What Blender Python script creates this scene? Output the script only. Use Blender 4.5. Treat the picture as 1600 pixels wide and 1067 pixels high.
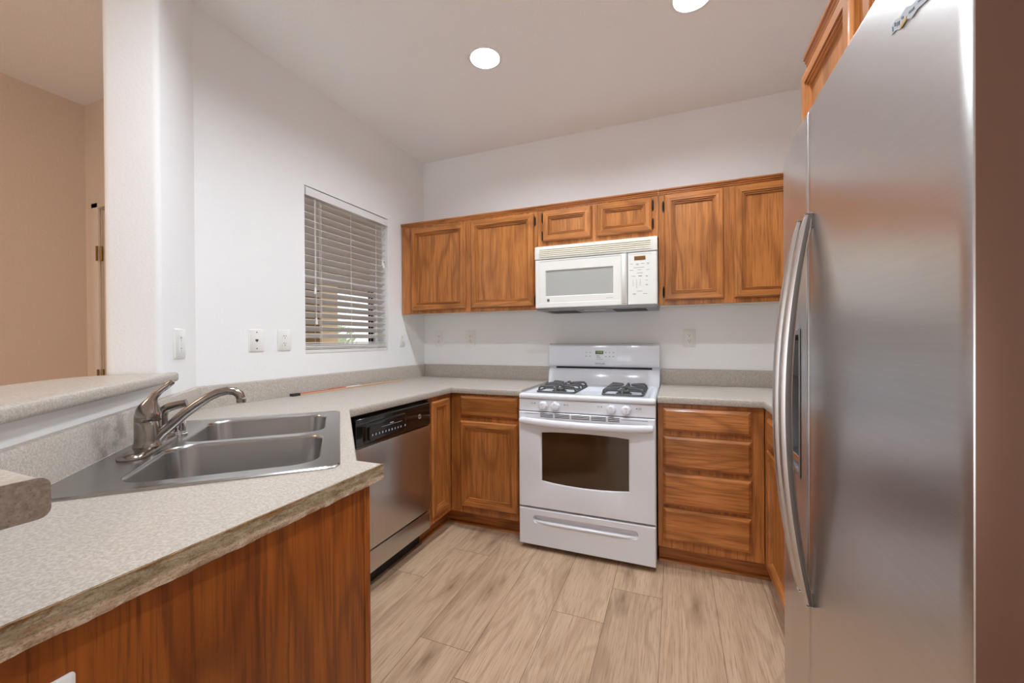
import bpy, bmesh, math, random
from mathutils import Vector, Matrix

random.seed(7)
for o in list(bpy.data.objects):
    bpy.data.objects.remove(o)
SC = bpy.context.scene
COL = SC.collection
PI = math.pi
R2 = math.sqrt(.5)

# ------------------------------------------------------------------ camera
CAM_LOC = Vector((1.9654, -2.9017, 1.2103))
YAW, PITCH, ROLL, FPX, PY0 = .3827, -.0050, -.0061, 632.75, 534.14
F = Vector((-math.sin(YAW) * math.cos(PITCH), math.cos(YAW) * math.cos(PITCH), math.sin(PITCH)))
Rv = Vector((math.cos(YAW), math.sin(YAW), 0))
Uv = Rv.cross(F)
Rr = Rv * math.cos(ROLL) + Uv * math.sin(ROLL)
Ur = -Rv * math.sin(ROLL) + Uv * math.cos(ROLL)
cd = bpy.data.cameras.new('camera')
cd.sensor_width = 36
cd.lens = FPX / 1600 * 36
cd.shift_y = (PY0 - 533.5) / 1600
cd.clip_start = .02
cam = bpy.data.objects.new('camera', cd)
COL.objects.link(cam)
cam.matrix_world = Matrix(((Rr.x, Ur.x, -F.x, CAM_LOC.x), (Rr.y, Ur.y, -F.y, CAM_LOC.y),
                           (Rr.z, Ur.z, -F.z, CAM_LOC.z), (0, 0, 0, 1)))
SC.camera = cam

# ------------------------------------------------------------------ view, world, light levels
SC.view_settings.view_transform = 'Standard'
SC.view_settings.look = 'None'
SC.view_settings.gamma = 1
SC.view_settings.use_curve_mapping = False
SC.view_settings.exposure = 0.10
SC.cycles.use_denoising = True
SC.cycles.max_bounces = 10
SC.cycles.diffuse_bounces = 6
SC.cycles.glossy_bounces = 4
SC.cycles.sample_clamp_indirect = 6
W = bpy.data.worlds.new('sky'); SC.world = W
W.use_nodes = True
W.node_tree.nodes['Background'].inputs[0].default_value = (.93, .97, 1, 1)
W.node_tree.nodes['Background'].inputs[1].default_value = 1.3
CAN_E = 555.0          # radiance of the recessed lamps
CAN_COL = (.895, .975, 1.045)
HALL_W = 17.0           # warm lamp in the hall
FILL_W = 18.0          # unseen fill lamp added behind the camera


def area_light(name, loc, target, sx, sy, watts, color):
    l = bpy.data.lights.new(name, 'AREA')
    l.shape = 'RECTANGLE'; l.size = sx; l.size_y = sy; l.energy = watts; l.color = color
    o = bpy.data.objects.new(name, l); COL.objects.link(o)
    o.location = loc
    d = Vector(target) - Vector(loc)
    o.rotation_euler = d.to_track_quat('-Z', 'Y').to_euler()
    return o


area_light('rear_fill', (1.3, -6.25, 1.25), (1.3, 0, 1.2), 2.3, 2.0, FILL_W, (1, .97, .94))  # added lamp, lifts the whole room from behind the camera

# ------------------------------------------------------------------ material helpers


def srgb(r, g, b):
    f = lambda c: (c / 255) / 12.92 if c / 255 <= .04045 else ((c / 255 + .055) / 1.055) ** 2.4
    return (f(r), f(g), f(b), 1)


class NT:
    def __init__(s, name):
        s.m = bpy.data.materials.new(name); s.m.use_nodes = True
        s.t = s.m.node_tree; s.b = s.t.nodes['Principled BSDF']

    def n(s, kind, **kw):
        x = s.t.nodes.new(kind)
        for k, v in kw.items():
            if k.startswith('i_'):
                k = k[2:]; k = int(k) if k.isdigit() else k
                x.inputs[k].default_value = v
            else:
                setattr(x, k, v)
        return x

    def l(s, a, b):
        s.t.links.new(a, b)

    def ramp(s, fac, stops):
        r = s.n('ShaderNodeValToRGB')
        e = r.color_ramp.elements
        while len(e) < len(stops): e.new(.5)
        for i, (p, c) in enumerate(stops):
            e[i].position = p; e[i].color = c
        s.l(fac, r.inputs[0]); return r.outputs[0]

    def math(s, op, a, b=None, c=None):
        x = s.n('ShaderNodeMath', operation=op)
        for i, v in enumerate((a, b, c)):
            if v is None: continue
            if isinstance(v, (int, float)): x.inputs[i].default_value = v
            else: s.l(v, x.inputs[i])
        return x.outputs[0]

    def mix(s, fac, a, b, mode='MIX'):
        x = s.n('ShaderNodeMix', data_type='RGBA', blend_type=mode)
        if isinstance(fac, (int, float)): x.inputs[0].default_value = fac
        else: s.l(fac, x.inputs[0])
        for i, v in ((6, a), (7, b)):
            if isinstance(v, tuple): x.inputs[i].default_value = v
            else: s.l(v, x.inputs[i])
        return x.outputs[2]

    def noise(s, vec, scale=(1, 1, 1), detail=3, rough=.5, dist=0):
        mp = s.n('ShaderNodeMapping'); mp.inputs['Scale'].default_value = scale
        s.l(vec, mp.inputs[0])
        x = s.n('ShaderNodeTexNoise'); x.inputs['Scale'].default_value = 1
        x.inputs['Detail'].default_value = detail; x.inputs['Roughness'].default_value = rough
        x.inputs['Distortion'].default_value = dist
        s.l(mp.outputs[0], x.inputs['Vector']); return x.outputs['Fac']

    def bump(s, h, strength, dist=.001):
        x = s.n('ShaderNodeBump'); x.inputs['Strength'].default_value = strength
        x.inputs['Distance'].default_value = dist
        s.l(h, x.inputs['Height']); s.l(x.outputs[0], s.b.inputs['Normal'])

    def set(s, **kw):
        for k, v in kw.items():
            s.b.inputs[k.replace('_', ' ')].default_value = v


def plain(name, col, rough=.5, metal=0, coat=0, spec=.5):
    t = NT(name)
    t.set(Base_Color=col, Roughness=rough, Metallic=metal, Coat_Weight=coat, Specular_IOR_Level=spec)
    tc = t.n('ShaderNodeTexCoord')
    n = t.noise(tc.outputs['Object'], (40, 40, 40), 2)
    r = t.n('ShaderNodeMapRange', i_3=max(0, rough - .03), i_4=min(1, rough + .03))
    t.l(n, r.inputs[0]); t.l(r.outputs[0], t.b.inputs['Roughness'])
    return t.m


def objvec(t, rnd=True):
    tc = t.n('ShaderNodeTexCoord')
    if not rnd: return tc.outputs['Object']
    oi = t.n('ShaderNodeObjectInfo')
    m = t.n('ShaderNodeVectorMath', operation='SCALE'); m.inputs[0].default_value = (17.3, 29.1, 11.7)
    t.l(oi.outputs['Random'], m.inputs['Scale'])
    a = t.n('ShaderNodeVectorMath', operation='ADD')
    t.l(tc.outputs['Object'], a.inputs[0]); t.l(m.outputs[0], a.inputs[1])
    return a.outputs[0]


def paint(name, col, bump=.35, scale=95):
    t = NT(name); t.set(Base_Color=col, Roughness=.62, Specular_IOR_Level=.3)
    v = objvec(t, False)
    n = t.noise(v, (scale,) * 3, 3, .55)
    r = t.ramp(n, [(.35, (0, 0, 0, 1)), (.65, (1, 1, 1, 1))])
    t.bump(r, bump, .0016)
    return t.m


def oak(name, axis, light, dark, line, rough=.33, figure=22):
    """stained oak, grain running along the given local axis (0 = x, 2 = z)"""
    t = NT(name); v = objvec(t)

    def sc(a, c):
        return tuple(a if i == axis else c for i in range(3))
    big = t.noise(v, sc(.75, 4.2), 2, .5)
    rings = t.math('SINE', t.math('MULTIPLY', big, figure * 2.2))
    rings = t.math('MULTIPLY_ADD', rings, .5, .5)
    fine = t.noise(v, sc(5, 150), 3, .65)
    med = t.noise(v, sc(1.2, 26), 3, .6)
    blotch = t.noise(v, (3.1, 3.1, 3.1), 2, .5)
    c = t.mix(t.ramp(med, [(.3, (0, 0, 0, 1)), (.72, (1, 1, 1, 1))]), light, dark)
    rr = t.ramp(rings, [(.0, (1, 1, 1, 1)), (.16, (.35, .35, .35, 1)), (.5, (0, 0, 0, 1))])
    pores = t.ramp(fine, [(.36, (1, 1, 1, 1)), (.52, (0, 0, 0, 1))])
    lines = t.math('MULTIPLY', rr, t.math('MULTIPLY_ADD', fine, .9, .15))
    c = t.mix(t.math('MULTIPLY', lines, .62), c, line)
    c = t.mix(t.math('MULTIPLY', pores, .5), c, line)
    b2 = t.ramp(blotch, [(.3, (.80, .78, .76, 1)), (.7, (1.12, 1.1, 1.08, 1))])
    c = t.mix(1, c, b2, 'MULTIPLY')
    t.l(c, t.b.inputs['Base Color'])
    t.set(Roughness=rough, Specular_IOR_Level=.35, Coat_Weight=.2, Coat_Roughness=.12)
    t.bump(fine, .08, .0006)
    return t.m


def steel(name, col=(.60, .59, .58, 1), rough=.26, axis=1, streak=.05, bump=.03):
    t = NT(name); v = objvec(t, False)
    s = [260, 260, 260]; s[axis] = 2.0
    n = t.noise(v, tuple(s), 2, .6)
    t.set(Metallic=1, Base_Color=col)
    r = t.n('ShaderNodeMapRange', i_3=rough - streak, i_4=rough + streak)
    t.l(n, r.inputs[0]); t.l(r.outputs[0], t.b.inputs['Roughness'])
    c = t.mix(n, tuple(x * .93 for x in col[:3]) + (1,), tuple(min(1, x * 1.07) for x in col[:3]) + (1,))
    t.l(c, t.b.inputs['Base Color'])
    t.bump(n, bump, .0004)
    return t.m


def laminate(name, c0=(169, 160, 150), c1=(197, 190, 181), c2=(138, 128, 117), c3=(214, 209, 202), stain=None):
    t = NT(name); v = objvec(t, False)
    a = t.noise(v, (420,) * 3, 2, .7)
    b = t.noise(v, (190,) * 3, 3, .7)
    c = t.noise(v, (6,) * 3, 3, .5)
    col = t.mix(t.ramp(b, [(.40, (0, 0, 0, 1)), (.62, (1, 1, 1, 1))]), srgb(*c0), srgb(*c1))
    col = t.mix(t.math('MULTIPLY', t.ramp(a, [(.58, (0, 0, 0, 1)), (.70, (1, 1, 1, 1))]), .55), col, srgb(*c2))
    col = t.mix(t.math('MULTIPLY', t.ramp(a, [(.30, (1, 1, 1, 1)), (.40, (0, 0, 0, 1))]), .5), col, srgb(*c3))
    col = t.mix(t.math('MULTIPLY', t.ramp(c, [(.45, (0, 0, 0, 1)), (.75, (1, 1, 1, 1))]), .12), col, srgb(176, 164, 148))
    t.l(col, t.b.inputs['Base Color'])
    if stain:
        d = t.n('ShaderNodeVectorMath', operation='DISTANCE'); t.l(v, d.inputs[0]); d.inputs[1].default_value = stain
        w = t.noise(v, (16, 16, 16), 4, .65)
        k = t.math('MULTIPLY', t.ramp(d.outputs['Value'], [(.03, (1, 1, 1, 1)), (.20, (0, 0, 0, 1))]), t.ramp(w, [(.42, (0, 0, 0, 1)), (.62, (.75, .75, .75, 1))]))
        col = t.mix(k, col, srgb(112, 104, 92)); t.l(col, t.b.inputs['Base Color'])
    t.set(Roughness=.42, Specular_IOR_Level=.4)
    t.bump(b, .04, .0004)
    return t.m


def rawboard(name):
    t = NT(name); v = objvec(t, False)
    sep = t.n('ShaderNodeSeparateXYZ'); t.l(v, sep.inputs[0])
    a = t.noise(v, (90, 34, 150), 4, .68, .8)
    b = t.noise(v, (26, 8, 40), 3, .6, 1.0)
    g = t.noise(v, (420, 300, 420), 2, .6)
    z = t.math('ADD', t.math('MULTIPLY', sep.outputs[2], 26.3), t.math('MULTIPLY_ADD', b, .8, -.4))     # 0 bottom, 1 top of the board
    col = t.ramp(a, [(.30, srgb(118, 96, 68)), (.46, srgb(158, 141, 116)), (.60, srgb(178, 162, 136)), (.75, srgb(204, 190, 166))])
    pale = t.ramp(a, [(.30, srgb(168, 136, 108)), (.50, srgb(206, 184, 160)), (.70, srgb(222, 208, 190))])
    brown = t.ramp(a, [(.32, srgb(98, 66, 34)), (.55, srgb(142, 104, 62)), (.75, srgb(176, 146, 104))])
    col = t.mix(t.ramp(z, [(.26, (1, 1, 1, 1)), (.40, (0, 0, 0, 1))]), col, pale)
    col = t.mix(t.ramp(z, [(.80, (0, 0, 0, 1)), (.98, (.85, .85, .85, 1))]), col, brown)
    col = t.mix(t.ramp(b, [(.62, (0, 0, 0, 1)), (.72, (.6, .6, .6, 1))]), col, srgb(176, 112, 62))
    col = t.mix(t.math('MULTIPLY', t.ramp(g, [(.35, (1, 1, 1, 1)), (.5, (0, 0, 0, 1))]), .4), col, srgb(92, 72, 50))
    t.l(col, t.b.inputs['Base Color']); t.set(Roughness=.85, Specular_IOR_Level=.2)
    t.bump(a, .5, .002)
    return t.m


def planks(name):
    t = NT(name)
    uv = t.n('ShaderNodeUVMap', uv_map='plank')
    at = t.n('ShaderNodeAttribute', attribute_name='tone')
    v = uv.outputs[0]
    big = t.noise(v, (4.6, .62, 1), 2, .5, .35)
    med = t.noise(v, (34, 1.9, 1), 4, .62, .3)
    fine = t.noise(v, (240, 7, 1), 3, .65)
    rings = t.math('MULTIPLY_ADD', t.math('SINE', t.math('MULTIPLY', big, 78)), .5, .5)
    c = t.mix(t.ramp(med, [(.28, (0, 0, 0, 1)), (.72, (1, 1, 1, 1))]), srgb(189, 158, 130), srgb(206, 179, 151))
    c = t.mix(t.math('MULTIPLY', t.ramp(rings, [(0, (1, 1, 1, 1)), (.35, (0, 0, 0, 1))]), .28), c, srgb(146, 115, 88))
    c = t.mix(t.math('MULTIPLY', t.ramp(fine, [(.36, (1, 1, 1, 1)), (.5, (0, 0, 0, 1))]), .5), c, srgb(132, 102, 78))
    c = t.mix(t.math('MULTIPLY', t.ramp(big, [(.54, (0, 0, 0, 1)), (.74, (1, 1, 1, 1))]), .55), c, srgb(146, 116, 93))
    # knots: dark smears drawn out along the plank
    vo = t.n('ShaderNodeTexVoronoi', voronoi_dimensions='2D'); vo.inputs['Scale'].default_value = 1; vo.inputs['Randomness'].default_value = .9
    mp = t.n('ShaderNodeMapping'); mp.inputs['Scale'].default_value = (4.6, 1.25, 1)
    wob = t.noise(v, (30, 9, 1), 2)
    av = t.n('ShaderNodeVectorMath', operation='ADD'); sv = t.n('ShaderNodeVectorMath', operation='SCALE')
    cb = t.n('ShaderNodeCombineXYZ'); t.l(wob, cb.inputs[0]); t.l(wob, cb.inputs[1])
    t.l(cb.outputs[0], sv.inputs[0]); sv.inputs['Scale'].default_value = .05
    t.l(v, av.inputs[0]); t.l(sv.outputs[0], av.inputs[1]); t.l(av.outputs[0], mp.inputs[0])
    t.l(mp.outputs[0], vo.inputs['Vector'])
    kn = t.ramp(vo.outputs['Distance'], [(.02, (1, 1, 1, 1)), (.06, (.6, .6, .6, 1)), (.20, (0, 0, 0, 1))])
    c = t.mix(t.math('MULTIPLY', kn, t.math('MULTIPLY_ADD', med, .9, .2)), c, srgb(106, 79, 60))
    tone = t.ramp(at.outputs['Fac'], [(0, (.94, .935, .93, 1)), (1, (1.03, 1.03, 1.03, 1))])
    c = t.mix(1, c, tone, 'MULTIPLY')
    t.l(c, t.b.inputs['Base Color'])
    t.set(Roughness=.42, Specular_IOR_Level=.35)
    t.bump(fine, .06, .0005)
    return t.m


def emit(name, col, s):
    t = NT(name); t.set(Base_Color=(0, 0, 0, 1), Emission_Color=tuple(col[:3]) + (1,), Emission_Strength=s)
    tc = t.n('ShaderNodeTexCoord'); n = t.noise(tc.outputs['Object'], (5, 5, 5), 1)
    return t.m


M = {}
M['wall'] = paint('wall_paint', srgb(243, 244, 245), .22, 130)
M['ceil'] = paint('ceiling_paint', srgb(249, 250, 251), .2, 90)
M['hall'] = paint('hall_paint', srgb(226, 208, 192))
M['floor'] = planks('oak_plank_floor')
M['gap'] = plain('plank_joint', srgb(96, 74, 58), .8)
OL, OD, OX = srgb(198, 131, 72), srgb(168, 103, 48), srgb(92, 46, 16)
M['oak_v'] = oak('oak_vertical', 2, OL, OD, OX)
M['oak_h'] = oak('oak_horizontal', 0, OL, OD, OX)
M['oak_y'] = oak('oak_along', 1, OL, OD, OX)
M['veneer'] = oak('oak_veneer', 2, srgb(172, 98, 32), srgb(140, 70, 16), srgb(78, 32, 6), .42, 30)
M['veneer'].name = 'oak_veneer'
M['melamine'] = plain('melamine', srgb(222, 212, 198), .5)
M['laminate'] = laminate('speckled_laminate')
M['stained'] = laminate('stained_laminate', stain=(.545 - .6, -2.28 + 1.5, .935 - .872))
M['end_shade'] = laminate('shaded_laminate', (140, 126, 116), (164, 150, 139), (92, 80, 73), (178, 165, 154))  # shaded ledge end: the shade is put into this darker laminate colour
M['raw'] = rawboard('raw_particle_board')
M['steel'] = steel('brushed_steel')
M['fsteel'] = steel('fridge_steel', (.60, .585, .58, 1), .30, 1, .03)
M['ssteel'] = steel('sink_steel', (.42, .415, .41, 1), .24, 0)
M['dsteel'] = steel('dishwasher_steel', (.56, .54, .52, 1), .30, 2)
M['nickel'] = plain('brushed_nickel', srgb(158, 151, 145), .20, 1)
M['chrome'] = plain('chrome', (.85, .85, .86, 1), .07, 1)
M['side_refl'] = plain('side_reflection', srgb(128, 98, 84), .36, .55)  # fridge sides: warm reflection of the room painted into the metal's brown
M['enamel'] = plain('white_enamel', srgb(226, 229, 236), .16, 0, .3)
M['micro'] = plain('warm_white_plastic', srgb(226, 225, 219), .3)
M['cream'] = plain('cream_grille', srgb(214, 208, 188), .45)
M['mglass'] = plain('grey_screen_glass', srgb(172, 174, 170), .06, 0, .4)
M['under'] = plain('grey_metal', srgb(140, 140, 144), .35, .6)
M['dark'] = plain('dark_gap', srgb(22, 20, 18), .7)
M['black'] = plain('black_gloss', srgb(14, 13, 13), .12, 0, .4)
M['bmatt'] = plain('black_plastic', srgb(28, 27, 27), .45)
M['iron'] = plain('cast_iron', srgb(84, 82, 82), .42, .2)
M['burner'] = plain('burner_cap', srgb(90, 92, 96), .5, .3)
M['oglass'] = plain('oven_glass', srgb(60, 42, 25), .06, 0, .5)
M['plate'] = plain('plate_plastic', srgb(238, 238, 236), .35)
M['panelw'] = plain('control_film', srgb(222, 225, 228), .25)
M['slot'] = plain('slot_dark', srgb(48, 44, 42), .6)
M['ink'] = plain('grey_ink', srgb(120, 120, 122), .6)
M['white_ink'] = plain('white_ink', srgb(205, 205, 208), .5)
M['lcd'] = plain('brown_display', srgb(116, 76, 34), .2)
M['lcd_dark'] = plain('clock_window', srgb(16, 26, 10), .15)
M['lcd_green'] = emit('clock_digits', (.45, .75, .06), .55)
M['hinge'] = plain('dark_bronze', srgb(40, 30, 24), .35, .7)
M['brass'] = plain('brass', srgb(150, 120, 70), .35, .9)
M['vinyl'] = plain('white_vinyl', srgb(232, 232, 232), .4)
M['slat'] = plain('blind_slat', srgb(226, 222, 218), .42)
M['cord'] = plain('cord', srgb(236, 234, 230), .7)
M['trim'] = plain('trim_paint', srgb(226, 214, 202), .4)
M['canw'] = plain('can_reflector', (.9, .9, .9, 1), .3)
M['lamp'] = emit('lamp_lens', CAN_COL, CAN_E)
M['stick'] = plain('pale_wood', srgb(206, 172, 138), .55)
M['red'] = plain('red_print', srgb(196, 88, 78), .5)
M['label'] = plain('white_label', srgb(226, 224, 228), .5)
M['stucco'] = paint('beige_stucco', srgb(226, 194, 150), .5, 60)
M['brownst'] = paint('brown_stucco', srgb(130, 98, 58), .5, 60)
M['leaf'] = plain('leaf', srgb(196, 208, 172), .5)
M['hside'] = plain('handle_side', srgb(104, 98, 94), .4, .3)
M['concrete'] = paint('patio_concrete', srgb(214, 208, 198), .3, 40)
M['sticker'] = plain('sticker_film', srgb(196, 206, 216), .25)
M['grey_ink2'] = plain('slate_ink', srgb(92, 100, 112), .5)
M['gold'] = plain('gold_print', srgb(200, 160, 84), .4)
tg = NT('window_glass')
tg.set(Base_Color=(1, 1, 1, 1), Roughness=0.0, Transmission_Weight=1.0, IOR=1.01)
M['glass'] = tg.m

# ------------------------------------------------------------------ mesh helpers


class MB:
    """collects shapes; mi is the material slot of what is added next"""

    def __init__(s):
        s.bm = bmesh.new(); s.mi = 0

    def add(s, tmp):
        for f in tmp.faces: f.material_index = s.mi if f.material_index == 0 else f.material_index
        me = bpy.data.meshes.new('t'); tmp.to_mesh(me); tmp.free()
        s.bm.from_mesh(me); bpy.data.meshes.remove(me); return s

    def box(s, x0, x1, y0, y1, z0, z1, bev=0, seg=2, sel=None):
        t = bmesh.new()
        vs = [t.verts.new(p) for p in ((x0, y0, z0), (x1, y0, z0), (x1, y1, z0), (x0, y1, z0),
                                       (x0, y0, z1), (x1, y0, z1), (x1, y1, z1), (x0, y1, z1))]
        for q in ((3, 2, 1, 0), (4, 5, 6, 7), (0, 1, 5, 4), (1, 2, 6, 5), (2, 3, 7, 6), (3, 0, 4, 7)):
            t.faces.new([vs[i] for i in q])
        if bev:
            ed = [e for e in t.edges if sel is None or sel((e.verts[0].co + e.verts[1].co) / 2, e)]
            bmesh.ops.bevel(t, geom=ed, offset=bev, segments=seg, affect='EDGES', profile=.5, clamp_overlap=True)
        return s.add(t)

    def extrude(s, pts, fn, a0, a1, bev=0, seg=2, caps=True, sel=None):
        """closed polygon pts (2-D) between a0 and a1; fn(p, q, a) -> xyz"""
        t = bmesh.new()
        A = [t.verts.new(fn(p[0], p[1], a0)) for p in pts]
        B = [t.verts.new(fn(p[0], p[1], a1)) for p in pts]
        n = len(pts)
        for i in range(n):
            t.faces.new((A[i], A[(i + 1) % n], B[(i + 1) % n], B[i]))
        if caps:
            t.faces.new(list(reversed(A))); t.faces.new(B)
        bmesh.ops.recalc_face_normals(t, faces=t.faces)
        if bev:
            ed = [e for e in t.edges if sel is None or sel((e.verts[0].co + e.verts[1].co) / 2, e)]
            bmesh.ops.bevel(t, geom=ed, offset=bev, segments=seg, affect='EDGES', profile=.5, clamp_overlap=True)
        return s.add(t)

    def prism(s, pts, z0, z1, **k):
        return s.extrude(pts, lambda p, q, a: (p, q, a), z0, z1, **k)

    def loops(s, L, close=True, cap0=False, cap1=False):
        t = bmesh.new()
        V = [[t.verts.new(p) for p in lp] for lp in L]
        n = len(L[0])
        for a, b in zip(V, V[1:]):
            for i in range(n if close else n - 1):
                j = (i + 1) % n
                try: t.faces.new((a[i], a[j], b[j], b[i]))
                except ValueError: pass
        if cap0: t.faces.new(list(reversed(V[0])))
        if cap1: t.faces.new(V[-1])
        bmesh.ops.recalc_face_normals(t, faces=t.faces)
        return s.add(t)

    def lathe(s, prof, c=(0, 0, 0), ax=(0, 0, 1), seg=24, caps=True):
        ax = Vector(ax).normalized(); u = ax.orthogonal().normalized(); v = ax.cross(u); c = Vector(c)
        L = [[c + ax * h + (u * math.cos(2 * PI * i / seg) + v * math.sin(2 * PI * i / seg)) * max(r, 1e-5)
              for i in range(seg)] for r, h in prof]
        return s.loops(L, True, caps, caps)

    def tube(s, P, r, seg=10, caps=True, flat=None, up=None):
        """sweep along points; flat=(a,b) gives half-widths along (side, up)"""
        P = [Vector(p) for p in P]; L = []
        rs = r if isinstance(r, (list, tuple)) else [r] * len(P)
        pu = None
        for i, p in enumerate(P):
            d = (P[min(i + 1, len(P) - 1)] - P[max(i - 1, 0)]).normalized()
            if up is not None: sd = d.cross(Vector(up)).normalized()
            elif pu is None: sd = d.orthogonal().normalized()
            else: sd = (pu - d * pu.dot(d)).normalized()
            pu = sd; w = sd.cross(d)
            fa, fb = flat if flat else (1, 1)
            if flat and len(flat) == 2 and seg == 4:
                L.append([p + sd * a * fa * rs[i] + w * b * fb * rs[i] for a, b in ((1, 1), (-1, 1), (-1, -1), (1, -1))])
            else:
                L.append([p + sd * math.cos(2 * PI * k / seg) * rs[i] * fa + w * math.sin(2 * PI * k / seg) * rs[i] * fb
                          for k in range(seg)])
        return s.loops(L, True, caps, caps)

    def sweep(s, path, prof, flip=1):
        """profile (d, z) swept along an xy path with mitres; d is measured to the left of the path times flip"""
        n = len(path); off = []
        for i in range(n):
            p = Vector(path[i])
            d0 = (p - Vector(path[i - 1])).normalized() if i > 0 else None
            d1 = (Vector(path[i + 1]) - p).normalized() if i < n - 1 else None
            if d0 is None: d0 = d1
            if d1 is None: d1 = d0
            n0 = Vector((-d0.y, d0.x)); n1 = Vector((-d1.y, d1.x))
            m = (n0 + n1); m = m / max(.2, m.dot(n0)) if m.length > 1e-6 else n0
            off.append((p, m * flip))
        L = [[(p.x + m.x * d, p.y + m.y * d, z) for p, m in off] for d, z in prof]
        t = bmesh.new()
        V = [[t.verts.new(q) for q in lp] for lp in L]
        k = len(L)
        for j in range(k):
            for i in range(n - 1):
                t.faces.new((V[j][i], V[j][i + 1], V[(j + 1) % k][i + 1], V[(j + 1) % k][i]))
        t.faces.new([V[j][0] for j in range(k)]); t.faces.new([V[j][-1] for j in reversed(range(k))])
        bmesh.ops.recalc_face_normals(t, faces=t.faces)
        return s.add(t)

    def fill(s, rings, z):
        """flat sheet bounded by the first ring, with the others as holes"""
        t = bmesh.new()
        for rg in rings:
            vs = [t.verts.new((p[0], p[1], z)) for p in rg]
            for i in range(len(vs)): t.edges.new((vs[i], vs[(i + 1) % len(vs)]))
        bmesh.ops.triangle_fill(t, use_beauty=True, use_dissolve=False, edges=t.edges, normal=(0, 0, 1))
        bmesh.ops.recalc_face_normals(t, faces=t.faces)
        return s.add(t)

    def text(s, txt, size, origin, right, up, depth=.0004, align='CENTER', shear=0):
        cu = bpy.data.curves.new('t', 'FONT'); cu.body = txt; cu.size = size; cu.align_x = align; cu.align_y = 'CENTER'
        cu.extrude = depth / 2; cu.resolution_u = 2; cu.shear = shear
        o = bpy.data.objects.new('t', cu); COL.objects.link(o)
        dg = bpy.context.evaluated_depsgraph_get(); dg.update()
        me = bpy.data.meshes.new_from_object(o.evaluated_get(dg))
        r = Vector(right).normalized(); u = Vector(up).normalized(); n = r.cross(u)
        me.transform(Matrix(((r.x, u.x, n.x, origin[0]), (r.y, u.y, n.y, origin[1]), (r.z, u.z, n.z, origin[2]), (0, 0, 0, 1))))
        t = bmesh.new(); t.from_mesh(me)
        for f in t.faces: f.material_index = 0
        bpy.data.objects.remove(o); bpy.data.curves.remove(cu); bpy.data.meshes.remove(me)
        return s.add(t)


def obj(name, mb, mats, parent=None, local=False, smooth=35):
    me = bpy.data.meshes.new(name)
    if parent is not None and not local:
        bmesh.ops.translate(mb.bm, verts=mb.bm.verts, vec=-Vector(parent['_loc']))
    mb.bm.to_mesh(me); mb.bm.free()
    for m in (mats if isinstance(mats, (list, tuple)) else [mats]): me.materials.append(M[m])
    for p in me.polygons: p.use_smooth = True
    me.set_sharp_from_angle(angle=math.radians(smooth))
    o = bpy.data.objects.new(name, me); COL.objects.link(o)
    if parent is not None:
        o.parent = parent
        o['_loc'] = tuple(parent['_loc'])
    return o


THINGS = []


def thing(name, label, cat, loc=(0, 0, 0), rotz=0, group=None):
    o = bpy.data.objects.new(name, None); COL.objects.link(o)
    o.empty_display_size = .05
    o.location = loc; o.rotation_euler = (0, 0, rotz); o['_loc'] = tuple(loc)
    o['label'] = label; o['category'] = cat
    if group: o['group'] = group
    return o


def tag(o, label, cat, group=None, kind=None):
    o['label'] = label; o['category'] = cat
    if group: o['group'] = group
    if kind: o['kind'] = kind
    return o


def struct(name, mb, mat, label=None, parent=None):
    o = obj(name, mb, mat, parent)
    if parent is None:
        o['kind'] = 'structure'
        if label: o['label'] = label; o['category'] = name.split('_')[0]
    return o


def rrect(x0, x1, y0, y1, r, seg=6):
    out = []
    for cx, cy, a in ((x1 - r, y1 - r, 0), (x0 + r, y1 - r, 90), (x0 + r, y0 + r, 180), (x1 - r, y0 + r, 270)):
        for i in range(seg + 1):
            t = math.radians(a + 90 * i / seg); out.append((cx + r * math.cos(t), cy + r * math.sin(t)))
    return out


def circle(cx, cy, r, n=32):
    return [(cx + r * math.cos(2 * PI * i / n), cy + r * math.sin(2 * PI * i / n)) for i in range(n)]


# ------------------------------------------------------------------ the room
H = 2.70
XR = 2.985
YB = -6.0
XH = -1.48
C0 = 1.763                      # plane x + y = -C0 of the diagonal wall

# floor: individual planks, seams where the photo shows them
bm = bmesh.new()
uvl = bm.loops.layers.uv.new('plank'); tl = bm.loops.layers.float_color.new('tone')
PW, PX, PL_ = .2275, 1.4505, 1.22
known = {0: -1.162, 1: -.90, 2: -1.75, -1: -.42, -2: -1.515, -3: -.85, -4: -1.157, 3: -.55}
for c in range(-13, 8):
    x0 = PX + c * PW; x1 = x0 + PW
    if x1 < XH or x0 > XR: continue
    xa, xb = max(x0, XH), min(x1, XR)
    j = known.get(c, -random.random() * PL_)
    y = j + PL_ * math.ceil((.2 - j) / PL_)
    while y > YB:
        ya, yb = max(y - PL_, YB), min(y, 0.0)
        if yb > ya:
            g = .0009
            ru, rv, tone = random.random() * 40, random.random() * 40, random.random()
            q = [(xa + g, ya + g), (xb - g, ya + g), (xb - g, yb - g), (xa + g, yb - g)]
            f = bm.faces.new([bm.verts.new((p[0], p[1], 0)) for p in q])
            for lp, p in zip(f.loops, q):
                lp[uvl].uv = (p[0] + ru, p[1] + rv); lp[tl] = (tone, tone, tone, 1)
        y -= PL_
mb = MB(); mb.bm.free(); mb.bm = bm
mb.mi = 1
mb.box(XH - .1, XR + .1, YB - .1, .1, -.05, -.0012)
struct('floor', mb, ['floor', 'gap'], 'light oak plank floor')

CANS = [(1.04, -.96), (2.04, -.96), (1.04, -2.03), (2.04, -2.03)]
mb = MB()
mb.fill([[(XH - .1, YB - .1), (XR + .1, YB - .1), (XR + .1, .1), (XH - .1, .1)]] + [circle(x, y, .0755) for x, y in CANS], H)
struct('ceiling', mb, 'ceil', 'white ceiling with recessed lamps')

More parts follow.
